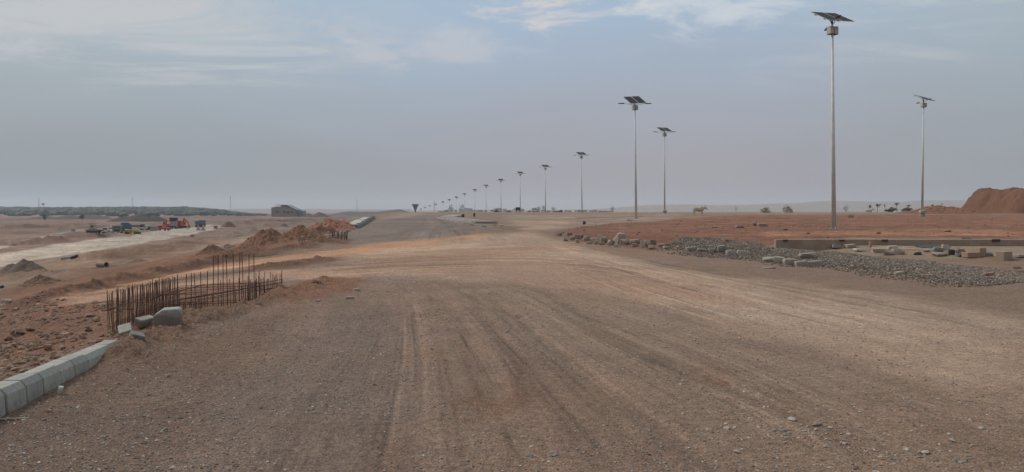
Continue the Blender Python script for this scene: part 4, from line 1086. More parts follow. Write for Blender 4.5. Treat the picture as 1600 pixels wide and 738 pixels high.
def mast(px, pyb, pyt, d, label, w=2.2):
    x, y, z = atd(px, pyb, d); h = (pyb - pyt) / F * d
    r = empty('transmission_mast', (x, y, z), 0, label, 'mast', 'thin lattice masts on the horizon')
    m = MB()
    for sx, sy in ((-1, -1), (1, -1), (1, 1), (-1, 1)): m.cyl((sx * w / 2, sy * w / 2, -12), (sx * .25, sy * .25, h), .11, .07, 4)
    nb = 9
    for i in range(nb):
        z0, z1 = h * i / nb, h * (i + 1) / nb; w0 = w / 2 * (1 - i / nb) + .25; w1 = w / 2 * (1 - (i + 1) / nb) + .25
        for a, b in (((-w0, -w0, z0), (w1, -w1, z1)), ((w0, -w0, z0), (-w1, -w1, z1)), ((-w0, w0, z0), (w1, w1, z1)), ((w0, -w0, z0), (w1, w1, z1))): m.cyl(a, b, .06, .06, 4, False)
    m.build('lattice_frame', M_grey, r)
    for zz in (.72, .86): MB().box((0, 0, h * zz), (w * 1.6, .15, .15)).build('cross_arm', M_grey, r)
mast(61, 324, 309, 1500, 'thin mast above the treeline at the far left')
mast(207, 322, 308, 1500, 'thin mast above the treeline behind the parked machines')
mast(360, 324, 306, 1500, 'thin mast above the right end of the dark treeline')
mast(558, 329, 311, 1700, 'thin mast right of the ruined building, above the low hills')
mast(678.5, 330, 312, 1200, 'thin mast between the funnel tower and the lamps')
x, y, z = atd(67.5, 323, 1100)
r = empty('lone_tree', (x, y, z), 0, 'tree with a tall dark crown poking above the far left treeline', 'tree')

# ------------------------------------------------------------------ half-built building
x, y, z = atd(448, 335, 420); kk = 420 / F
b = empty('unfinished_building', (x, y, z), 0, 'half-built pinkish grey building with a sloped roof slab on the plain', 'building')
def bp(pts, dep, name, mat, yoff=0):
    m = MB(); m.prism([(a * kk, zz * kk) for a, zz in pts], dep); m.v = [(p[0], p[1] + yoff, p[2]) for p in m.v]; return m.build(name, mat, b)
bp([(-24, -4), (-24, 10.5), (-17, 12), (0, 12), (15, 5.5), (15, -4)], 10, 'wall', M_bldg, 5)
bp([(-17.5, 14), (-17.5, 14.8), (-.5, 14.8), (-.5, 13.6), (-10, 13.6), (-10, 14)], 10.6, 'roof_slab', M_slab, 5)
bp([(-9.5, 12.1), (-9.5, 13.5), (-1, 13.5), (-1, 12.1)], 9, 'upper_wall', M_bldg, 5)
bp([(-.6, 13.8), (-.6, 14.6), (15, 7.2), (15, 6.0)], 10.4, 'sloped_slab', M_slab, 5)
bp([(15.2, -3), (15.2, 6), (23, 5.5), (23, -3)], 7, 'side_room', M_slab, 6)
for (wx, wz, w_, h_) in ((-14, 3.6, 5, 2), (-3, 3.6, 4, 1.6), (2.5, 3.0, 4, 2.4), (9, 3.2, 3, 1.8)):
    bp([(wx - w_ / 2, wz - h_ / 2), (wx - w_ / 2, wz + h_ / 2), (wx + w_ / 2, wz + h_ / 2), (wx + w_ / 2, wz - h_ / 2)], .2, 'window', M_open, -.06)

# ------------------------------------------------------------------ concrete pipe and small things of the valley floor
def at_base(px, py): x, y = gp(px, py); return x, y, hz_at(x, y), y / F
x, y, z, k = at_base(160, 418)
o = MB().tube((0, 0, 0), (.88, -.45, 0), 20 * k, 4.6 * k, 3.3 * k, 24).build('concrete_pipe', M_conc, smooth=False); o.location = (x, y, z + 4.3 * k); tag(o, 'short concrete pipe lying on the valley floor, open end to the right', 'pipe')
slab_on('pit_cover', 'long black cover plate on a pit beside the pale haul road', 'cover plate', [(95, 406), (110, 405.2), (122, 402), (104, 403)], M_dark, .2)
x, y, z, k = at_base(93, 361.5)
r = empty('site_cabin', (x, y, z), R(8), 'tiny white cabin on the plain at far left', 'cabin'); MB().box((0, 0, 2.2 * k), (5.5 * k, 4 * k, 4.6 * k)).build('wall', M_white, r); MB().box((0, 0, 4.7 * k), (6 * k, 4.4 * k, .5 * k)).build('roof', M_grey, r)
r = empty('block_stack', (*at_base(114.5, 360.5)[:3],), 0, 'tiny grey block stack right of the white cabin', 'block stack')
for dx in (-.28, .28): MB().box((dx, 0, .35), (.5, .6, .8)).build('block', M_conc, r, bevel=.03)
x, y, z, k = at_base(359, 388)
r = empty('block_stack', (x, y, z), R(6), 'pale flat concrete blocks stacked below the red spoil heap', 'block stack')
MB().box((-.5 * k, 0, 1.2 * k), (17 * k, 6 * k, 2.6 * k)).build('block', M_slabwhite, r, bevel=.02)
MB().box((-4 * k, 0, 4.0 * k), (8.5 * k, 5 * k, 2.4 * k)).build('block', M_slabwhite, r, bevel=.02, rz=R(7))
MB().box((5 * k, 0, 3.7 * k), (6.5 * k, 5 * k, 2.0 * k)).build('block', M_slabwhite, r, bevel=.02, rz=R(-6))
MB().box((-3 * k, 0, 5.5 * k), (5 * k, 4 * k, .8 * k)).build('block', M_dark, r)
for i, (px, py, w, h, lb) in enumerate(((301, 370, 7, 4, 'small red and white lump beside the haul road bank'), (10, 474, 14, 7, 'pale sandy lump left of the red slope'), (3, 452, 6, 5, 'dark lump at the left frame edge by the soil heap'))):
    rock('rock', lb, 'rock', px, py, w, h, 170 + i, (M_rock_r, M_conc, M_dark)[i])

# ------------------------------------------------------------------ machines and vehicles
def wheel(root, x, y, r, w=.3, name='wheel'):
    o = MB().cyl((0, -w / 2, 0), (0, w / 2, 0), r, r, 16).build(name, M_tyre, root, loc=(x, y, r))
    MB().cyl((0, -w / 2 - .012, 0), (0, w / 2 + .012, 0), r * .5, r * .5, 12).build('rim', M_grey, o)
    return o
def truck(label, px, py, cab, bed, rz, s=1.0, raised=0, cat='truck', name='dump_truck', group=None):
    x, y, z, k = at_base(px, py)
    r = empty(name, (x, y, z), rz, label, cat, group); r.scale = (s, s, s)
    MB().box((0, 0, .95), (7.2, .9, .3)).build('chassis', M_dark, r)
    c_ = MB(); c_.prism([(2.2, 1.0), (2.2, 2.9), (3.7, 2.9), (4.05, 2.0), (4.05, 1.0)], 2.4); c_ = c_.build('cab', cab, r, bevel=.05)
    MB().box((3.93, 0, 2.35), (.06, 2.0, .62), (0, R(-20), 0)).build('windscreen', M_glass, c_)
    for sy in (-1, 1): MB().box((3.1, sy * 1.21, 2.35), (.8, .03, .6)).build('side_window', M_glass, c_)
    MB().box((4.07, 0, 1.5), (.05, 1.5, .5)).build('grille', M_dark, c_)
    for sy in (-1, 1): MB().box((4.1, sy * .95, 1.2), (.06, .3, .22)).build('headlight', M_white, r)
    b_ = MB(); L_, W_, H_ = 5.4, 2.5, 1.35
    for sy in (-1, 1): b_.box((0, sy * (W_ / 2 - .04), H_ / 2), (L_, .08, H_))
    b_.box((0, 0, 0), (L_, W_ - .18, .1)); b_.box((L_ / 2 - .04, 0, H_ / 2 + .15), (.08, W_ - .18, H_ + .3)); b_.box((-L_ / 2 + .04, 0, H_ / 2), (.08, W_ - .18, H_))
    for i in range(5):
        for sy in (-1, 1): b_.box((-2.2 + i * 1.1, sy * (W_ / 2 + .03), H_ / 2), (.1, .06, H_))
    a = R(raised); 
    b_.v = [((p[0] + 2.7) * math.cos(a) - p[2] * math.sin(a) - 3.5, p[1], (p[0] + 2.7) * math.sin(a) + p[2] * math.cos(a) + 1.25) for p in b_.v]
    b_.build('tipper_body', bed, r)
    for wx in (3.0, -1.3, -2.6):
        for sy in (-1, 1): wheel(r, wx, sy * 1.05, .52, .35)
    return r
def pickup(label, px, py, body, rz, s=1.0, name='pickup', cat='car'):
    x, y, z, k = at_base(px, py)
    r = empty(name, (x, y, z), rz, label, cat); r.scale = (s, s, s)
    c_ = MB(); c_.prism([(-2.3, .45), (-2.3, 1.0), (-.6, 1.05), (-.35, 1.65), (.9, 1.65), (1.4, 1.08), (2.3, .95), (2.35, .45)], 1.75); c_ = c_.build('body', body, r, bevel=.05)
    for sy in (-1, 1): MB().box((.3, sy * .89, 1.35), (1.2, .03, .42)).build('side_window', M_glass, c_)
    MB().box((1.2, 0, 1.37), (.05, 1.4, .5), (0, R(-42), 0)).build('windscreen', M_glass, c_)
    for wx in (-1.45, 1.45):
        for sy in (-1, 1): wheel(r, wx, sy * .8, .36, .22)
    return r
def roller(label, px, py, rz, s=1.0, body=M_grey):
    x, y, z, k = at_base(px, py)
    r = empty('road_paver', (x, y, z), rz, label, 'road paver'); r.scale = (s, s, s)
    MB().box((-.2, 0, .95), (3.9, 2.2, .55)).build('body', body, r, bevel=.06)
    MB().box((-.4, 0, 1.5), (1.8, 1.7, .55)).build('engine_cover', M_conc, r, bevel=.05)
    for sy in (-1, 1): t_ = MB(); t_.prism([(-1.7, .1), (-1.95, .45), (-1.6, .78), (1.4, .78), (1.7, .45), (1.4, .1)], .45); t_.v = [(p[0], p[1] + sy * .85, p[2]) for p in t_.v]; t_.build('track', M_tyre, r)
    MB().box((2.1, 0, .8), (.9, 2.6, .2), (0, R(-18), 0)).build('hopper', M_dark, r)
    c_ = MB(); [c_.cyl((a, b_, 1.2), (a, b_, 2.9), .05, .05, 6) for a in (-.9, .3) for b_ in (-.7, .7)]; c_.build('canopy_post', M_dark, r)
    MB().box((-.3, 0, 2.95), (1.6, 1.8, .12)).build('canopy', M_dark, r)
    MB().box((-.6, 0, 1.95), (.55, .6, .9)).build('seat', M_dark, r)
    return r
def excavator(label, px, py, rz, s=1.0, reach=1.0, aang=0):
    x, y, z, k = at_base(px, py)
    r = empty('excavator', (x, y, z), rz, label, 'excavator'); r.scale = (s, s, s)
    for sy in (-1, 1):
        t_ = MB(); t_.prism([(-1.7, 0), (-2.05, .42), (-1.7, .85), (1.7, .85), (2.05, .42), (1.7, 0)], .55); t_.v = [(p[0], p[1] + sy * 1.05, p[2]) for p in t_.v]; t_.build('track', M_tyre, r)
    MB().cyl((0, 0, .8), (0, 0, 1.05), .8, .8, 16).build('turntable', M_dark, r)
    h = MB(); h.prism([(-2.1, 1.06), (-2.2, 2.1), (-.4, 2.3), (1.2, 1.9), (1.3, 1.06)], 2.5); h.build('house', M_red, r, bevel=.06)
    c_ = MB(); c_.prism([(.0, 1.5), (-.1, 2.95), (1.1, 2.95), (1.55, 2.2), (1.5, 1.3)], .9); c_.v = [(p[0], p[1] + .85, p[2]) for p in c_.v]; c_ = c_.build('cab', M_red, r, bevel=.04)
    MB().box((.6, 1.31, 2.35), (.9, .03, .8)).build('side_window', M_glass, c_)
    b_ = MB(); b_.prism([(.9, 1.6), (.9, 2.0), (2.6 * reach, 3.9), (3.2 * reach, 3.9), (5.1 * reach, 2.5), (5.0 * reach, 2.2), (3.0 * reach, 3.3)], .45); b_.v = [(p[0], p[1] - .25, p[2]) for p in b_.v]; b_.build('boom', M_red, r)
    a_ = MB(); a_.prism([(4.7 * reach, 2.7), (5.2 * reach, 2.8), (6.4 * reach, .7), (6.1 * reach, .6)], .35); a_.v = [(p[0], p[1] - .25, p[2]) for p in a_.v]; a_.build('dipper_arm', M_red, r)
    k_ = MB(); k_.prism([(6.4 * reach, .9), (5.6 * reach, .75), (5.3 * reach, .2), (5.9 * reach, -.05), (6.5 * reach, .1)], .9); k_.v = [(p[0], p[1] - .25, p[2]) for p in k_.v]; k_.build('bucket', M_dark, r)
    MB().cyl((1.2, -.25, 1.5), (2.9 * reach, -.25, 3.3), .07, .07, 8).build('hydraulic_ram', M_grey, r)
    return r
roller('grey and black road paver parked alone, leftmost machine on the plain', 147, 371, R(8), .72)
pickup('white pickup between the paver and the dark truck', 166, 365.5, M_white, R(-8), 1.0)
pickup('dark green pickup squeezed behind the white one', 173, 364, M_grey, R(20), .9, cat='car')
truck('dark grey truck facing the camera beside the yellow grader', 184, 367, M_grey, M_grey, R(-65), .85)
truck('blue dump truck parked behind the yellow grader', 197, 361, M_blue, M_blue, R(125), .85)
truck('dark dump truck right of the blue one, half hidden', 214, 358.5, M_dark, M_grey, R(15), .62)
# yellow grader
x, y, z, k = at_base(207, 366.5)
r = empty('road_grader', (x, y, z), R(6), 'low yellow road grader in front of the blue truck', 'grader')
MB().box((0, 0, .85), (3.5, 1.2, .75)).build('frame', M_yellow, r, bevel=.05); MB().box((.55, 0, 1.45), (1.0, 1.1, .5)).build('cab', M_white, r, bevel=.05)
MB().box((-.1, -.62, .85), (.6, .05, .25)).build('red_panel', M_red, r)
for wx in (-1.3, .9, 1.5):
    for sy in (-1, 1): wheel(r, wx, sy * .62, .36, .22)
MB().box((-.4, 0, .25), (.12, 1.7, .4), (0, 0, R(25))).build('blade', M_dark, r)
pickup('small white car with dark roof right of the grader', 226, 359.5, M_white, R(5), .75, name='car')
pickup('small dark car left of the grey block wall', 235, 359.5, M_dark, R(-5), .7, name='car')
x, y, z, k = at_base(244, 361)
r = empty('block_wall', (x, y, z), R(8), 'rough grey block wall left of the red car', 'wall')
for i, dx in enumerate((-7.0, -4.2, -1.4, 1.4)): MB().box((dx * k, 0, 3.2 * k), (2.6 * k, 2 * k, (8.5 - (i % 2)) * k)).build('block_pier', M_bldg, r)
pickup('red car parked between the block wall and the excavators', 254, 360.5, M_red, R(170), 1.0, name='car')
excavator('red excavator half hidden left of the tipped truck', 262, 356, R(150), .85, .55)
excavator('red excavator with its boom reaching right beside the tipped truck', 282, 355.5, R(-8), .95, .62)
# tall tipper seen from behind
x, y, z, k = at_base(270, 357.5)
r = empty('tipped_truck', (x, y, z), R(0), 'truck with its grey tipper body raised high between red excavators', 'truck')
MB().box((0, 2.0, .9), (2.2, 6.5, .3)).build('chassis', M_dark, r)
b_ = MB(); b_.box((0, 0, 0), (1.95, .15, 2.1), taper=1.0); b_.box((-.95, .6, 0), (.08, 1.1, 2.2)); b_.box((.95, .6, 0), (.08, 1.1, 2.2)); b_.v = [(p[0] * (1.12 - .0 * p[2]), p[1] + p[2] * .25, p[2] + 1.75) for p in b_.v]; b_.build('tipper_body', M_bldg, r)
MB().box((0, .7, 3.35), (2.25, 1.6, 1.15)).build('load_cover', M_dark, r, bevel=.05)
c_ = MB().box((0, 4.6, 1.9), (2.3, 1.6, 1.9)).build('cab', M_red, r, bevel=.05); MB().box((0, 5.42, 2.3), (1.9, .04, .7)).build('windscreen', M_glass, c_)
for wy in (.2, 1.4, 4.6):
    for sx in (-1, 1):
        o = MB().cyl((-.15, 0, 0), (.15, 0, 0), .5, .5, 16).build('wheel', M_tyre, r, loc=(sx * .95, wy, .5)); MB().cyl((-.16, 0, 0), (.16, 0, 0), .24, .24, 10).build('rim', M_grey, o)
truck('blue dump truck alone on the haul road, its back to the camera', 313, 354, M_blue, M_blue, R(98), .93)
for i, (px, w) in enumerate(((309.5, 6), (317, 7))):
    x, y, z, k = at_base(px, 360.5)
    o = heap('gravel_heap', 'small pale gravel cone in front of the lone blue truck, %s one' % ('left', 'right')[i], 'heap', x, y, w / 2 * k * 1.15, w / 2 * k * 1.15, 8.5 * k, color=(.25, .215, .18), seed=70 + i, rough=.15, nr=24, na=48, group='gravel cones before the blue truck')
x, y, z, k = at_base(337, 357.5)
r = empty('water_bowser', (x, y, z), 0, 'small dark round tank on the haul road, right of the blue truck', 'tank'); MB().cyl((0, -.6, .5), (0, .6, .5), .48, .48, 16).build('tank_shell', M_grey, r); MB().box((0, 0, .05), (.7, .9, .2)).build('skid', M_dark, r)
for i, (px, w, h) in enumerate(((265, 7, 4), (293, 5, 2.5), (20, 10, 3))):
    rock('concrete_piece', ('pale rubble lump below the tipped truck', 'pale rubble lump under the excavator boom', 'flat pale lump on the far left plain')[i], 'rock', px, (359.5, 357.5, 384)[i], w, h, 190 + i, M_conc)

# ------------------------------------------------------------------ right-hand edge: rubble row on the island rim
names = [  # px, base py, w, h, slab?, description
 (874, 368, 9, 4, 1, 'thin slab at the far left tip of the rubble row'),
 (883, 371, 9, 5, 0, 'small grey rock second in the rubble row'),
 (890, 367, 8, 4, 0, 'pale low rock behind the row tip'),
 (884, 376, 8, 6, 0, 'squat tan rock nearest the road at the row tip'),
 (894, 375, 9, 5, 0, 'brown rock beside the squat tan one'),
 (903, 373, 10, 6, 1, 'flat pale slab leaning above the row tip'),
 (910, 371, 9, 5, 0, 'rounded pale rock on the red soil rim'),
 (902, 379, 7, 5, 0, 'small brown rock at road level left of the slab pile'),
 (917, 375, 12, 7, 0, 'broad pale rock right of the flat leaning slab'),
 (926, 379, 9, 7, 0, 'grey angular rock with a dark hollow beside it'),
 (920, 381, 9, 3, 1, 'thin low slab lying under the grey angular rock'),
 (935, 375, 11, 8, 0, 'pale wedge rock tilted up on the red rim'),
 (931, 381, 6, 5, 0, 'small rounded pale rock at road level'),
 (943, 379, 14, 9, 0, 'large pale boulder left of the biggest block'),
 (941, 382, 8, 4, 1, 'flat chip at road level below the large boulder'),
 (953, 382, 10, 7, 0, 'leaning grey rock just left of the biggest block'),
 (966, 380, 20, 15, 0, 'biggest block of the rubble row, pale and chipped'),
 (975, 382, 13, 8, 0, 'pale rounded block under the biggest one'),
 (962, 386, 8, 5, 0, 'small rock in front of the biggest block'),
 (990, 379, 17, 5, 1, 'long thin slab tilted over a dark gap'),
 (993, 385, 9, 5, 0, 'dark-sided rock beneath the long thin slab'),
 (1005, 387, 7, 11, 0, 'narrow upright pale stone in the row'),
 (1012, 385, 9, 9, 0, 'brown cubic stone beside the upright one'),
 (1020, 382, 11, 7, 0, 'pale brick-like stone on top of a block'),
 (1018, 389, 9, 6, 0, 'pale block under the brick-like stone'),
 (1034, 385, 11, 4, 1, 'flat brown slab at the right end of the rock pile'),
 (1043, 388, 12, 3, 1, 'low pale slab where the gravel berm begins')]
for i, (px, py, w, h, sl, ds) in enumerate(names):
    rock('slab_piece' if sl else 'boulder', ds, 'slab' if sl else 'rock', px, py + .8, w * 1.12, h * 1.15, 200 + i, M_rock if i % 3 else M_conc, slab=bool(sl), group='rubble row on the island rim', deep=.7, sink=.08)
edge = [(1080, 391, 16, 5, 1, 'pale sloping slab leaning on the start of the berm'), (1098, 392, 15, 3, 1, 'low pale slab, second along the berm foot'), (1112, 394, 13, 6, 0, 'chunky pale stone along the berm foot'),
 (1128, 393, 13, 9, 0, 'dull grey tilted block at the berm foot'), (1143, 399, 17, 8, 0, 'brown grey block, left of a similar one at the berm foot'), (1161, 400, 18, 8, 0, 'brown grey block, right of a similar one at the berm foot'),
 (1200, 409, 17, 7, 0, 'buried brown block left of the pale kerb pieces'), (1218, 411, 19, 9, 0, 'grey tilted kerb piece among four at the road edge'), (1237, 414, 24, 9, 1, 'pale pointed slab lying between kerb pieces'),
 (1262, 404, 24, 8, 1, 'pale flat slab raised on the berm behind kerb pieces'), (1135, 378, 12, 4, 0, 'sandy lump on the far crest of the berm'), (1253, 384, 16, 8, 0, 'orange sandy boulder at the left end of the drain'),
 (1203, 419, 20, 2, 1, 'thin pale chip flat on the road by the kerb pieces'), (1330, 420, 7, 4, 0, 'small reddish stone at the berm foot'), (1405, 429, 14, 5, 0, 'tan crumbly lump at the berm foot'),
 (1447, 432, 12, 3, 1, 'thin sandy chip at the berm foot, right of the crumbly lump'), (1472, 428, 9, 4, 0, 'dark stone sunk in the berm'), (1545, 432, 14, 6, 0, 'reddish brick lump on the berm at right'), (1588, 420, 12, 4, 0, 'pinkish stone on the berm crest near the frame edge')]
for i, (px, py, w, h, sl, ds) in enumerate(edge):
    rock('slab_piece' if sl else 'stone_block', ds, 'slab' if sl else 'stone block', px, py + .5, w * 1.1, h * 1.15, 240 + i, (M_rock_r if ('orange' in ds or 'red' in ds or 'pink' in ds or 'sandy' in ds) else M_conc), slab=bool(sl), group='loose blocks along the gravel berm', deep=.6, sink=.1, rot=(random.uniform(-5, 5), random.uniform(-6, 6), random.uniform(-12, 12)))
for i, (px, w) in enumerate(((1252, 19), (1272, 21))):
    x, y = gp(px, 416); k = y / F
    o = MB().prism([(-w / 2 * k, -.03), (-w / 2 * k, 7 * k), (w / 2 * k - .05, 8.5 * k), (w / 2 * k, 6.5 * k), (w / 2 * k, -.03)], .25).build('kerb_stone', M_conc, bevel=.015)
    o.location = (x, y, hz_at(x, y)); o.rotation_euler = (0, 0, R(-4 - 3 * i)); tag(o, 'cream kerb stone lying end to end at the road edge, %s of two' % ('left', 'right')[i], 'kerb stone', 'pair of cream kerb stones')
# rocks out on the red island and the small post
for i, (px, py, w, h, sl, ds) in enumerate(((1157, 356, 18, 4, 1, 'flat pale rock on the red island, left of the raised one'), (1180, 353, 10, 6, 0, 'raised rock with a dark underside on the red island'), (1192, 354, 18, 5, 1, 'flat pale rock on the red island, right of the raised one'),
    (983, 345, 11, 2, 1, 'thin pale stone left of the footing of the left tall lamp'), (1227, 360, 8, 2, 1, 'small orange crust on the red island'), (1329, 340, 9, 4, 0, 'brown lump behind the tallest lamp'), (913, 351, 5, 5.5, 0, 'dark stump standing on the island edge by the road'),
    (1371, 366, 10, 4, 0, 'dark red clod on the island, right of the tallest lamp'), (1480, 362, 12, 2, 0, 'low dark clod on the island toward the right'))):
    rock('rock', ds, 'rock', px, py, w, h, 270 + i, (M_conc, M_conc, M_conc, M_conc, M_rock_r, M_rock_r, M_dark, M_rock_r, M_rock_r)[i], slab=bool(sl), rot=(0, 0, 10), deep=.5)

# ------------------------------------------------------------------ drain wall and debris in front of it
xa, ya = gp(1216, 383); yw = 26.5
r = empty('drain_wall', (14.5, yw, hz_at(14.5, yw)), 0, 'long low weathered concrete drain wall behind the gravel berm', 'wall')
zg = [hz_at(x, yw) for x in np.linspace(9.6, 26, 12)]
m = MB(); xs = np.linspace(9.6, 26, 12)
top = [atd(800 + F * x / yw, 374.6, yw)[2] + random.uniform(-.008, .008) for x in xs]
n = len(xs); vs = []
for x, zt in zip(xs, top): vs += [(x, yw, -.3), (x, yw + .015, zt), (x, yw + .22, zt + .005), (x, yw + .25, -.3)]
fs = []
for i in range(n - 1):
    a, b_ = i * 4, i * 4 + 4
    fs += [(a, b_, b_ + 1, a + 1), (a + 1, b_ + 1, b_ + 2, a + 2), (a + 2, b_ + 2, b_ + 3, a + 3)]
fs += [(0, 1, 2, 3), tuple(4 * (n - 1) + q for q in (3, 2, 1, 0))]
m.add([(v[0] - 14.5, v[1] - yw, v[2] - hz_at(14.5, yw)) for v in vs], fs); m.build('wall_body', M_conc2, r, bevel=.012)
def outlet(px, py, w, h):
    x, _, z = atd(px, py, yw - .03); k = yw / F
    MB().box((x - 14.5, -.012, z - hz_at(14.5, yw)), (w * k, .04, h * k)).build('drain_hole_shade', M_dark, r)  # dark plate on the wall face paints the shade inside a hole
for a in ((1228, 375.8, 7, 2.6), (1316, 375.8, 8, 2.6), (1383, 376, 9, 3.2), (1557, 376, 12, 4)): outlet(*a)
def blk(name, label, cat, px, py, w, h, mat, dep=.3, rz=0, rx=0, ry=0, grp=None, bev=.012, lift=0):
    x, y = gp(px, py, lambda a, b: Hfull(a, b, False)); k = y / F
    o = MB().box((0, 0, 0), (w * k, dep, h * k)).build(name, mat, bevel=bev)
    o.location = (x, y, hz_at(x, y) + h * k * .46 + lift); o.rotation_euler = (R(rx), R(ry), R(rz)); return tag(o, label, cat, grp)
G2 = 'cut blocks below the drain wall'
blk('stone_block', 'grey block below the drain, first from the orange boulder', 'stone block', 1272, 386.5, 15, 6, M_conc, grp=G2)
blk('stone_block', 'grey block below the drain, second from the orange boulder', 'stone block', 1291, 387, 13, 5, M_conc, rz=5, grp=G2)
blk('stone_block', 'pale tilted block below the drain, third from the orange boulder', 'stone block', 1309, 388.5, 17, 5, M_conc, rz=-8, ry=7, grp=G2)
blk('stone_block', 'pale block below the drain, fourth from the orange boulder', 'stone block', 1328, 387, 14, 5, M_conc, ry=-6, grp=G2)
for i, px in enumerate((1262, 1281, 1300, 1319)): blk('gap_shade_block', 'dark block painting shade between cut blocks, %s from the left' % ORD[i], 'opening', px, 386.6, 5, 3.6, M_dark, dep=.25, grp='dark blocks painting shade between the cut blocks')  # solid dark boxes paint the shade in the gaps between blocks
blk('stone_slab', 'white flat slab left of the pile of debris', 'slab', 1343, 392, 15, 3, M_white, ry=4)
blk('post', 'short rusty brown stub standing at the left of the sill', 'post', 1360, 386, 3.4, 8, M_rock_r, dep=.1)
slab_on('concrete_sill', 'smooth pale concrete sill lying before the drain wall', 'concrete slab', [(1362, 391), (1455, 391.5), (1500, 388), (1440, 385.5), (1362, 386)], M_conc2, .02)
o = blk('cover_plate', 'thin black cover plate tilted against the drain wall', 'cover plate', 1458, 386.5, 47, 2.2, M_dark, dep=.5, rx=8); 
deb = [(1372, 394, 20, 6, 1, 'grey flat slab at left of the debris pile'), (1385, 398, 18, 4, 1, 'low slab under the debris pile left end'), (1395, 389, 15, 5, 0, 'brown slab stacked on top of the left debris'), (1405, 397, 18, 5, 1, 'cream slab leaning forward in the debris pile'),
 (1398, 392, 17, 3, 1, 'thin brown slab in the middle of the left debris'), (1432, 398, 13, 4, 0, 'dark broken piece between both debris piles'), (1448, 393, 10, 3, 0, 'low brown piece before the sill'), (1465, 394, 18, 8, 0, 'cream crumbled block left of the right debris pile'),
 (1478, 390, 12, 8, 0, 'brown block peaking over the right debris pile'), (1470, 399, 24, 4, 1, 'broad tan slab under the right debris pile'), (1487, 398, 9, 8, 0, 'dark hollow rock in the right debris pile'), (1500, 394, 16, 5, 1, 'white slab tilted at the right of the debris'),
 (1503, 400, 18, 6, 0, 'tan rounded block right of the dark hollow rock'), (1545, 399, 14, 5, 0, 'grey rough stone left of the square block'), (1560, 401, 12, 6, 0, 'grey round stone touching the square block')]
for i, (px, py, w, h, sl, ds) in enumerate(deb):
    rock('slab_piece' if sl else 'stone_block', ds, 'slab' if sl else 'stone block', px, py + .6, w * 1.08, h * 1.1, 300 + i, M_dark if 'dark' in ds else (M_rock if i % 2 else M_conc), slab=bool(sl), group='debris before the drain wall', deep=.6, sink=.08, rot=(random.uniform(-8, 8), random.uniform(-9, 9), random.uniform(-15, 15)))
blk('stone_block', 'orange brick-like block with a black box behind it', 'stone block', 1517, 402, 22, 8, M_rock_r, rz=6)
x, y = gp(1520, 394); k = y / F
r = empty('black_box', (x, y + .3, hz_at(x, y + .3)), R(-8), 'open black box behind the orange block', 'box')
m = MB(); m.box((0, 0, 6 * k), (12 * k, .3, 7 * k)); m.build('box_body', M_dark, r, bevel=.01); MB().box((0, 0, 10 * k), (13 * k, .34, 1.2 * k), (R(10), 0, 0)).build('lid', M_dark, r)
blk('concrete_post', 'thick grey concrete post stub with a vertical groove', 'post', 1532, 401, 10, 14, M_conc2, dep=.25)
x, y = gp(1572, 407, lambda a, b: Hfull(a, b, False)); k = y / F
o = MB().box((0, 0, 7 * k), (23 * k, 13 * k, 15 * k)).build('stone_block', M_conc2, bevel=.015); o.location = (x, y + .1, hz_at(x, y) - .02); o.rotation_euler = (0, 0, R(28)); tag(o, 'large square brown block standing on the gravel near the right edge', 'stone block')
blk('stone_slab', 'grey flat slab at the right frame edge behind the berm', 'slab', 1597, 402, 20, 4, M_conc)
slab_on('concrete_slab', 'long flat grey slab lying on the berm at the right edge', 'concrete slab', [(1556, 436), (1660, 448), (1660, 434), (1560, 427)], M_conc2, .03)

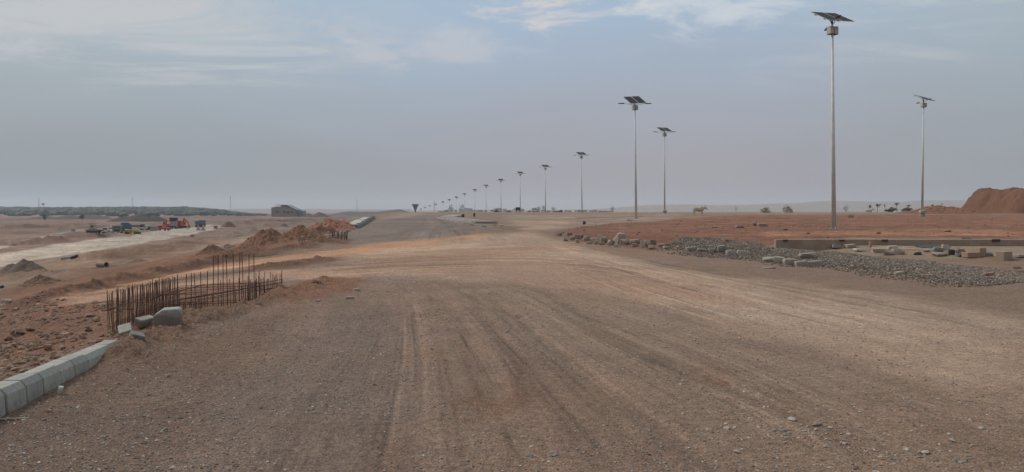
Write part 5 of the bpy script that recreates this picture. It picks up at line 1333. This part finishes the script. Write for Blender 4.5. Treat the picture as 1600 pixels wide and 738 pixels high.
# ------------------------------------------------------------------ far rubble piles, cattle, trees, bushes
def loft(m, pts, n=12):
    """closed loft through (x, y, z, half width, half height) stations"""
    P_ = [Vector(p[:3]) for p in pts]; vs = []
    for i, p in enumerate(P_):
        d = (P_[min(i + 1, len(P_) - 1)] - P_[max(i - 1, 0)]).normalized(); side = Vector((0, 1, 0)); up_ = d.cross(side).normalized()
        vs += [p + side * math.cos(2 * math.pi * q / n) * pts[i][3] + up_ * math.sin(2 * math.pi * q / n) * pts[i][4] for q in range(n)]
    fs = [(i * n + q, i * n + (q + 1) % n, (i + 1) * n + (q + 1) % n, (i + 1) * n + q) for i in range(len(P_) - 1) for q in range(n)]
    fs += [tuple(reversed(range(n))), tuple(range((len(P_) - 1) * n, len(P_) * n))]
    m.add(vs, fs)
def cow(px, py, hpx, label, mat, rz=0, hump=True, head_up=True):
    x, y = gp(px, py); k = y / F; s = hpx * k / 1.5
    r = empty('cow', (x, y, hz_at(x, y)), rz, label, 'cow'); r.scale = (s, s, s)
    m = MB()
    loft(m, [(-.98, 0, 1.12, .05, .06), (-.92, 0, 1.08, .20, .22), (-.70, 0, 1.03, .27, .31), (-.35, 0, .98, .31, .34), (.05, 0, .95, .33, .37), (.38, 0, .97, .30, .39), (.58, 0, 1.02, .22, .34), (.72, 0, 1.08, .12, .2)])
    loft(m, [(.45, 0, 1.05, .18, .32), (.66, 0, 1.12, .15, .27), (.84, 0, 1.20, .12, .20), (.98, 0, 1.26, .10, .15)])
    loft(m, [(.90, 0, 1.34, .10, .08), (.99, 0, 1.31, .14, .15), (1.12, 0, 1.22, .125, .14), (1.26, 0, 1.10, .09, .10), (1.36, 0, 1.02, .085, .08), (1.40, 0, .98, .05, .05)])
    loft(m, [(.10, 0, 1.22, .05, .05), (.28, 0, 1.34, .09, .10), (.42, 0, 1.38, .09, .11), (.56, 0, 1.26, .06, .06)])
    for sy, off in ((-1, -.08), (1, .12)):
        loft(m, [(-.70, sy * .15, 1.05, .14, .22), (-.66 + off * .4, sy * .17, .80, .12, .20), (-.72 + off * .8, sy * .17, .58, .08, .12), (-.82 + off, sy * .17, .46, .055, .075), (-.79 + off * 1.4, sy * .17, .25, .045, .05), (-.77 + off * 1.6, sy * .17, .08, .05, .055), (-.75 + off * 1.6, sy * .17, .0, .06, .07)])
        loft(m, [(.44, sy * .14, 1.0, .13, .18), (.46 + off * .4, sy * .16, .72, .10, .13), (.50 + off * .9, sy * .16, .48, .065, .075), (.50 + off * 1.2, sy * .16, .28, .045, .05), (.51 + off * 1.4, sy * .16, .08, .05, .055), (.54 + off * 1.4, sy * .16, .0, .06, .075)])
    b_ = m.build('body', mat, r)
    rm = b_.modifiers.new('remesh', 'REMESH'); rm.mode = 'VOXEL'; rm.voxel_size = .035; rm.use_smooth_shade = True
    sm = b_.modifiers.new('smooth', 'SMOOTH'); sm.factor = .5; sm.iterations = 4
    for sy in (-1, 1):
        h = MB(); h.cyl((.96, sy * .07, 1.38), (.94, sy * .20, 1.48), .03, .025, 8); h.cyl((.94, sy * .20, 1.48), (1.0, sy * .24, 1.64), .025, .008, 8); h.build('horn', M_horn, r)
        MB().box((.93, sy * .20, 1.30), (.05, .20, .11), (R(-15 * sy), 0, 0)).build('ear', mat, r, bevel=.02)
        MB().cyl((1.10, sy * .11, 1.28), (1.10, sy * .130, 1.28), .022, .018, 8).build('eye', M_dark, r)
    MB().box((1.385, 0, .985), (.07, .12, .10)).build('muzzle', M_horn, r, bevel=.02)
    t_ = MB(); t_.cyl((-.94, 0, 1.18), (-1.02, 0, .75), .03, .02, 6); t_.cyl((-1.02, 0, .75), (-1.0, 0, .50), .035, .05, 6); t_.build('tail', mat, r)
    return r
cow(1092, 336.8, 14.5, 'cream and brown cow walking right on the grey track', M_hide)
cow(1358, 335.5, 10, 'white cow standing on the skyline right of the tallest lamp', M_hide2, rz=R(12))
def tree(px, pyb, d, wpx, hpx, label, mat=M_leaf, name='tree', trunk=.4, seed=1, group=None, dens=320, root=None, leaf=None, cat=None):
    x, y, zt = atd(px, pyb - hpx, d); k = d / F; rd = np.random.default_rng(seed)
    g = hz_at(x, y); Ht = max(zt - g, .5); W_ = wpx * k; Hc = Ht if name != 'tree' and name != 'lone_tree' else min(hpx * k * (1 - trunk), Ht); th = Ht - Hc
    if root is None: r = empty(name, (x, y, g), 0, label, cat or ('tree' if name == 'tree' else 'bush'), group)
    else: r = root; r.location = (x, y, g)
    m = MB(); m.cyl((0, 0, -.3), (0, 0, th + Hc * .4), W_ * .035 + .04, W_ * .02, 8)
    for i in range(4):
        a = i * 1.7 + seed; m.cyl((0, 0, th * .9), (math.cos(a) * W_ * .25, math.sin(a) * W_ * .25, th + Hc * (.3 + .12 * i)), W_ * .02, W_ * .008, 6)
    m.build('trunk', M_bark, r)
    c_ = MB(); nb = 8
    blobs = [(rd.uniform(-.30, .30), rd.uniform(-.30, .30), rd.uniform(.25, .72), rd.uniform(.16, .26)) for _ in range(nb)]
    s_ = leaf or max(W_ * .06, .07)
    for _ in range(dens):
        bx_, by_, bz_, br = blobs[rd.integers(nb)]; v = rd.normal(0, 1, 3); v /= np.linalg.norm(v); rr_ = br * rd.uniform(.4, 1.05)
        p = Vector(((bx_ + v[0] * rr_) * W_, (by_ + v[1] * rr_) * W_, th + Hc * min(max(bz_ + v[2] * rr_ * 1.1, 0), 1)))
        a = Vector(rd.normal(0, 1, 3)).normalized(); b_ = a.orthogonal().normalized(); q = s_ * rd.uniform(.6, 1.3)
        c_.add([p + a * q, p + b_ * q * .7, p - a * q, p - b_ * q * .7], [(0, 1, 2, 3)])
    c_.build('crown', mat, r); return r
tree(67.5, 323, 1100, 5, 6, '', root=r if False else [o for o in scene.objects if o.name == 'lone_tree'][0], seed=3, trunk=.3)
TG = 'small dark trees on the right skyline'
for i, (px, pb, w, h, ds) in enumerate(((1359, 326, 6, 8, 'small dark tree on the skyline directly above the white cow'), (1371, 323, 9, 4.5, 'wide low tree right of the white cow'), (1382.5, 325, 4, 7, 'narrow tree, second right of the white cow'), (1401, 325, 7, 9, 'tallest small tree left of the lamp by the earth bank'), (1420, 324, 6, 4.5, 'low round tree closest to that lamp'))):
    tree(px, pb + 1, 330, w, h + 1, ds, seed=20 + i, group=TG, trunk=(.1, .05, .25, .4, .1)[i])
for i, (px, pb, w, h, ds) in enumerate(((1393, 325.5, 22, 3, 'low hedge of bushes under the skyline trees'), (1414, 324.5, 20, 2.5, 'dark flat bush line right of the tallest small tree'), (1473, 321, 14, 6, 'pale green bush behind the red berm at right'), (1457, 320, 7, 4, 'brown scrub on top of the red berm'))):
    tree(px, pb + 1, 330 if i < 2 else 118, w, h, ds, name='bush', mat=M_leaf2 if i == 2 else M_leaf, seed=30 + i, trunk=.05)
for i, (px, pb, w, h, ds) in enumerate(((192, 338, 16, 5, 'dark bush under the treeline above the parked machines'), (229, 336.5, 14, 6, 'dark bush growing on the long dark mound'), (128, 338, 10, 4, 'olive bush on the low mound at far left'), (70, 336, 8, 4, 'dark bush beneath the lone treetop at far left'))):
    tree(px, pb + 1, 446 if i < 2 else 560, w, h, ds, name='bush', seed=40 + i, trunk=.05)
for i, (px, pb, w, h, ds) in enumerate(((1196, 328, 22, 7, 'weedy rubble pile on the skyline, left of a bigger one'), (1231, 327, 20, 9, 'weedy rubble pile on the skyline, right and taller'))):
    x, y, z = atd(px, pb + 1, 135); g = hz_at(x, y); k = 135 / F
    o = heap('rubble_pile', ds, 'rubble pile', x, y, w / 2 * k, 1.2, max(z - g, 0) + h * k * .55, color=(.26, .24, .21), seed=80 + i, rough=.8, clod=2.2, nr=30, na=80, group='weedy rubble piles', peaks=[(-.4, 0, .5, .7), (.1, 0, .6, 1), (.5, 0, .4, .6)])
    tree(px - 1, pb + .5, 135.2, w * .8, h * .85, 'scrubby weeds growing over the %s rubble pile' % ('left', 'right')[i], name='weed_bush', mat=M_leaf2, seed=50 + i, trunk=.05, dens=110)
    for q in range(4):
        rock_x = px + (-7 + q * 4.5); xx, yy, zz = atd(rock_x, pb - .5 + (q % 2), 133.6)
        me = rock_mesh(2.8 * k, 2.2 * k, 2 * k, 400 + q + i * 7); me.materials.append(M_white if q % 2 else M_conc); rk = bpy.data.objects.new('rubble_lump', me); col.objects.link(rk); rk.parent = o; rk.location = (xx - x, yy - y, zz - float(o.location[2]))

# forest on the ridge at the left
def forest():
    n = 4600; rd = np.random.default_rng(11)
    az_ = rd.uniform(-.86, -.335, n); Yp = 1250 + rd.normal(0, 120, n); x = az_ * Yp; y = Yp
    z = Hfull(x, y, False)
    size = rd.uniform(3.4, 6.2, n) * (1 - .65 * sstep(az_, -.42, -.335))
    vs, fc = ico_variants(8, 1, .22, .9)
    W = np.array(vs)[rd.integers(0, 8, n)]; nv = W.shape[1]; s = size[:, None]
    V = np.stack([W[..., 0] * s + x[:, None], W[..., 1] * s + y[:, None], W[..., 2] * s * .75 + z[:, None] + s * .35], -1).reshape(-1, 3)
    Fq = (fc[None] + (np.arange(n) * nv)[:, None, None]).reshape(-1, 3)
    o = np_mesh('forest', V, Fq, M_leaf, smooth=False); tag(o, 'dark hazy forest covering the low ridge at far left', kind='stuff')
forest()
# far town beyond the crest
TW = 'hazy houses of the far town'
rd = random.Random(12); hx = []
for i in range(34):
    px = 688 + i * 8.1 + rd.uniform(-3, 3); d = rd.uniform(900, 1500); hx.append((px, d))
for i, (px, d) in enumerate(hx):
    x, y, _ = atd(px, 331, d); zt = atd(px, 331 - rd.uniform(.8, 3.6) * (1.5 if 700 < px < 850 else .8), d)[2]; g = hz_at(x, y)
    w_ = rd.uniform(5, 11); dp = rd.uniform(8, 12)
    r = empty('town_house', (x, y, g), R(rd.uniform(-20, 20)), 'faint pale house in the hazy town, %s from the left' % ORD[i], 'house', TW)
    h = zt - g
    MB().box((0, 0, h / 2 - .3), (w_, dp, h)).build('wall', M_citywall if rd.random() < .6 else M_bldg, r)
    MB().prism([(-w_ * .55, h - .3), (0, h + .7), (w_ * .55, h - .3)], dp * 1.05).build('roof', M_cityroof if rd.random() < .6 else M_citywall, r)
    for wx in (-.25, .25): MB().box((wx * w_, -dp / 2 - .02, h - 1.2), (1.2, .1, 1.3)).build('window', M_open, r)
for i, (px, d, hh) in enumerate(((705, 1500, 9), (722, 1600, 11), (842, 1500, 7.5), (850, 1700, 9), (865, 1700, 6.5), (957, 1700, 8), (1321, 1500, 9), (1150, 2300, 7), (1200, 2300, 8))):
    x, y, z = atd(px, 331, d); g = hz_at(x, y); zt = atd(px, 331 - hh, d)[2]
    r = empty('far_tree', (x, y, g), 0, 'faint tall tree in the distant haze, %s from the left' % ORD[i], 'tree', 'faint trees in the distant haze')
    m = MB(); m.cyl((0, 0, -.5), (0, 0, (zt - g) * .8), .35, .2, 6); m.build('trunk', M_bark, r)
    c_ = MB(); q = np.random.default_rng(900 + i)
    for _ in range(120):
        p = q.normal(0, 1, 3) * (2.6, 2.6, (zt - g) * .16) + (0, 0, (zt - g) * .74); a = Vector(q.normal(0, 1, 3)).normalized(); b_ = a.orthogonal().normalized(); p = Vector(p)
        c_.add([p + a, p + b_ * .7, p - a, p - b_ * .7], [(0, 1, 2, 3)])
    c_.build('crown', M_leaf, r)
# small parked vehicles and sheds on the skyline behind the median
SK = 'tiny things on the skyline beyond the median'
for i, (px, w, h, mat, ds, nm, ct) in enumerate(((776, 8, 3, M_dark, 'dark parked car left of the cream tank', 'car', 'car'), (795, 6, 2.2, M_grey, 'low dark shed right of the cream tank', 'shed', 'shed'), (837, 8, 3, M_white, 'white car on the skyline left of the lone lamp', 'car', 'car'), (876, 6, 3, M_dark, 'dark car on the skyline left of the lamp at centre right', 'car', 'car'), (870, 5, 3, M_white, 'white van touching the dark car on the skyline', 'car', 'van'))):
    d = 320; x, y, z = atd(px, 331.5, d); g = hz_at(x, y); k = d / F
    r = empty(nm, (x, y, g), 0, ds, ct)
    hh = h * k + max(z - g, 0)
    if nm == 'car':
        c_ = MB(); c_.prism([(-w / 2 * k, .3), (-w / 2 * k, hh * .55), (-w * .3 * k, hh * .6), (-w * .18 * k, hh), (w * .2 * k, hh), (w * .33 * k, hh * .6), (w / 2 * k, hh * .55), (w / 2 * k, .3)], 1.7); c_.build('body', mat, r)
        for wx in (-.3, .3):
            for sy in (-1, 1): wheel(r, wx * w * k, sy * .8, .34, .2)
    else:
        MB().box((0, 0, hh / 2), (w * k, 3, hh)).build('wall', mat, r); MB().box((0, 0, hh + .05), (w * k * 1.1, 3.3, .1)).build('roof', M_dark, r)

for o in scene.objects:
    if 'category' in o and 'kind' not in o: o['kind'] = 'thing'
# ------------------------------------------------------------------ haze
hm = bpy.data.materials.new('haze_air'); hm.use_nodes = True; nt = hm.node_tree; nt.nodes.clear()
pv = nt.nodes.new('ShaderNodeVolumePrincipled'); out = nt.nodes.new('ShaderNodeOutputMaterial'); nt.links.new(pv.outputs[0], out.inputs['Volume'])
pv.inputs['Color'].default_value = (.80, .86, .95, 1); pv.inputs['Density'].default_value = .00019; pv.inputs['Anisotropy'].default_value = .25
hm.volume_intersection_method = 'FAST' if hasattr(hm, 'volume_intersection_method') else 'FAST'
o = MB().box((0, 0, 44), (14000, 14000, 130)).build('haze', hm); tag(o, 'dusty haze in the air over the whole site', kind='stuff')
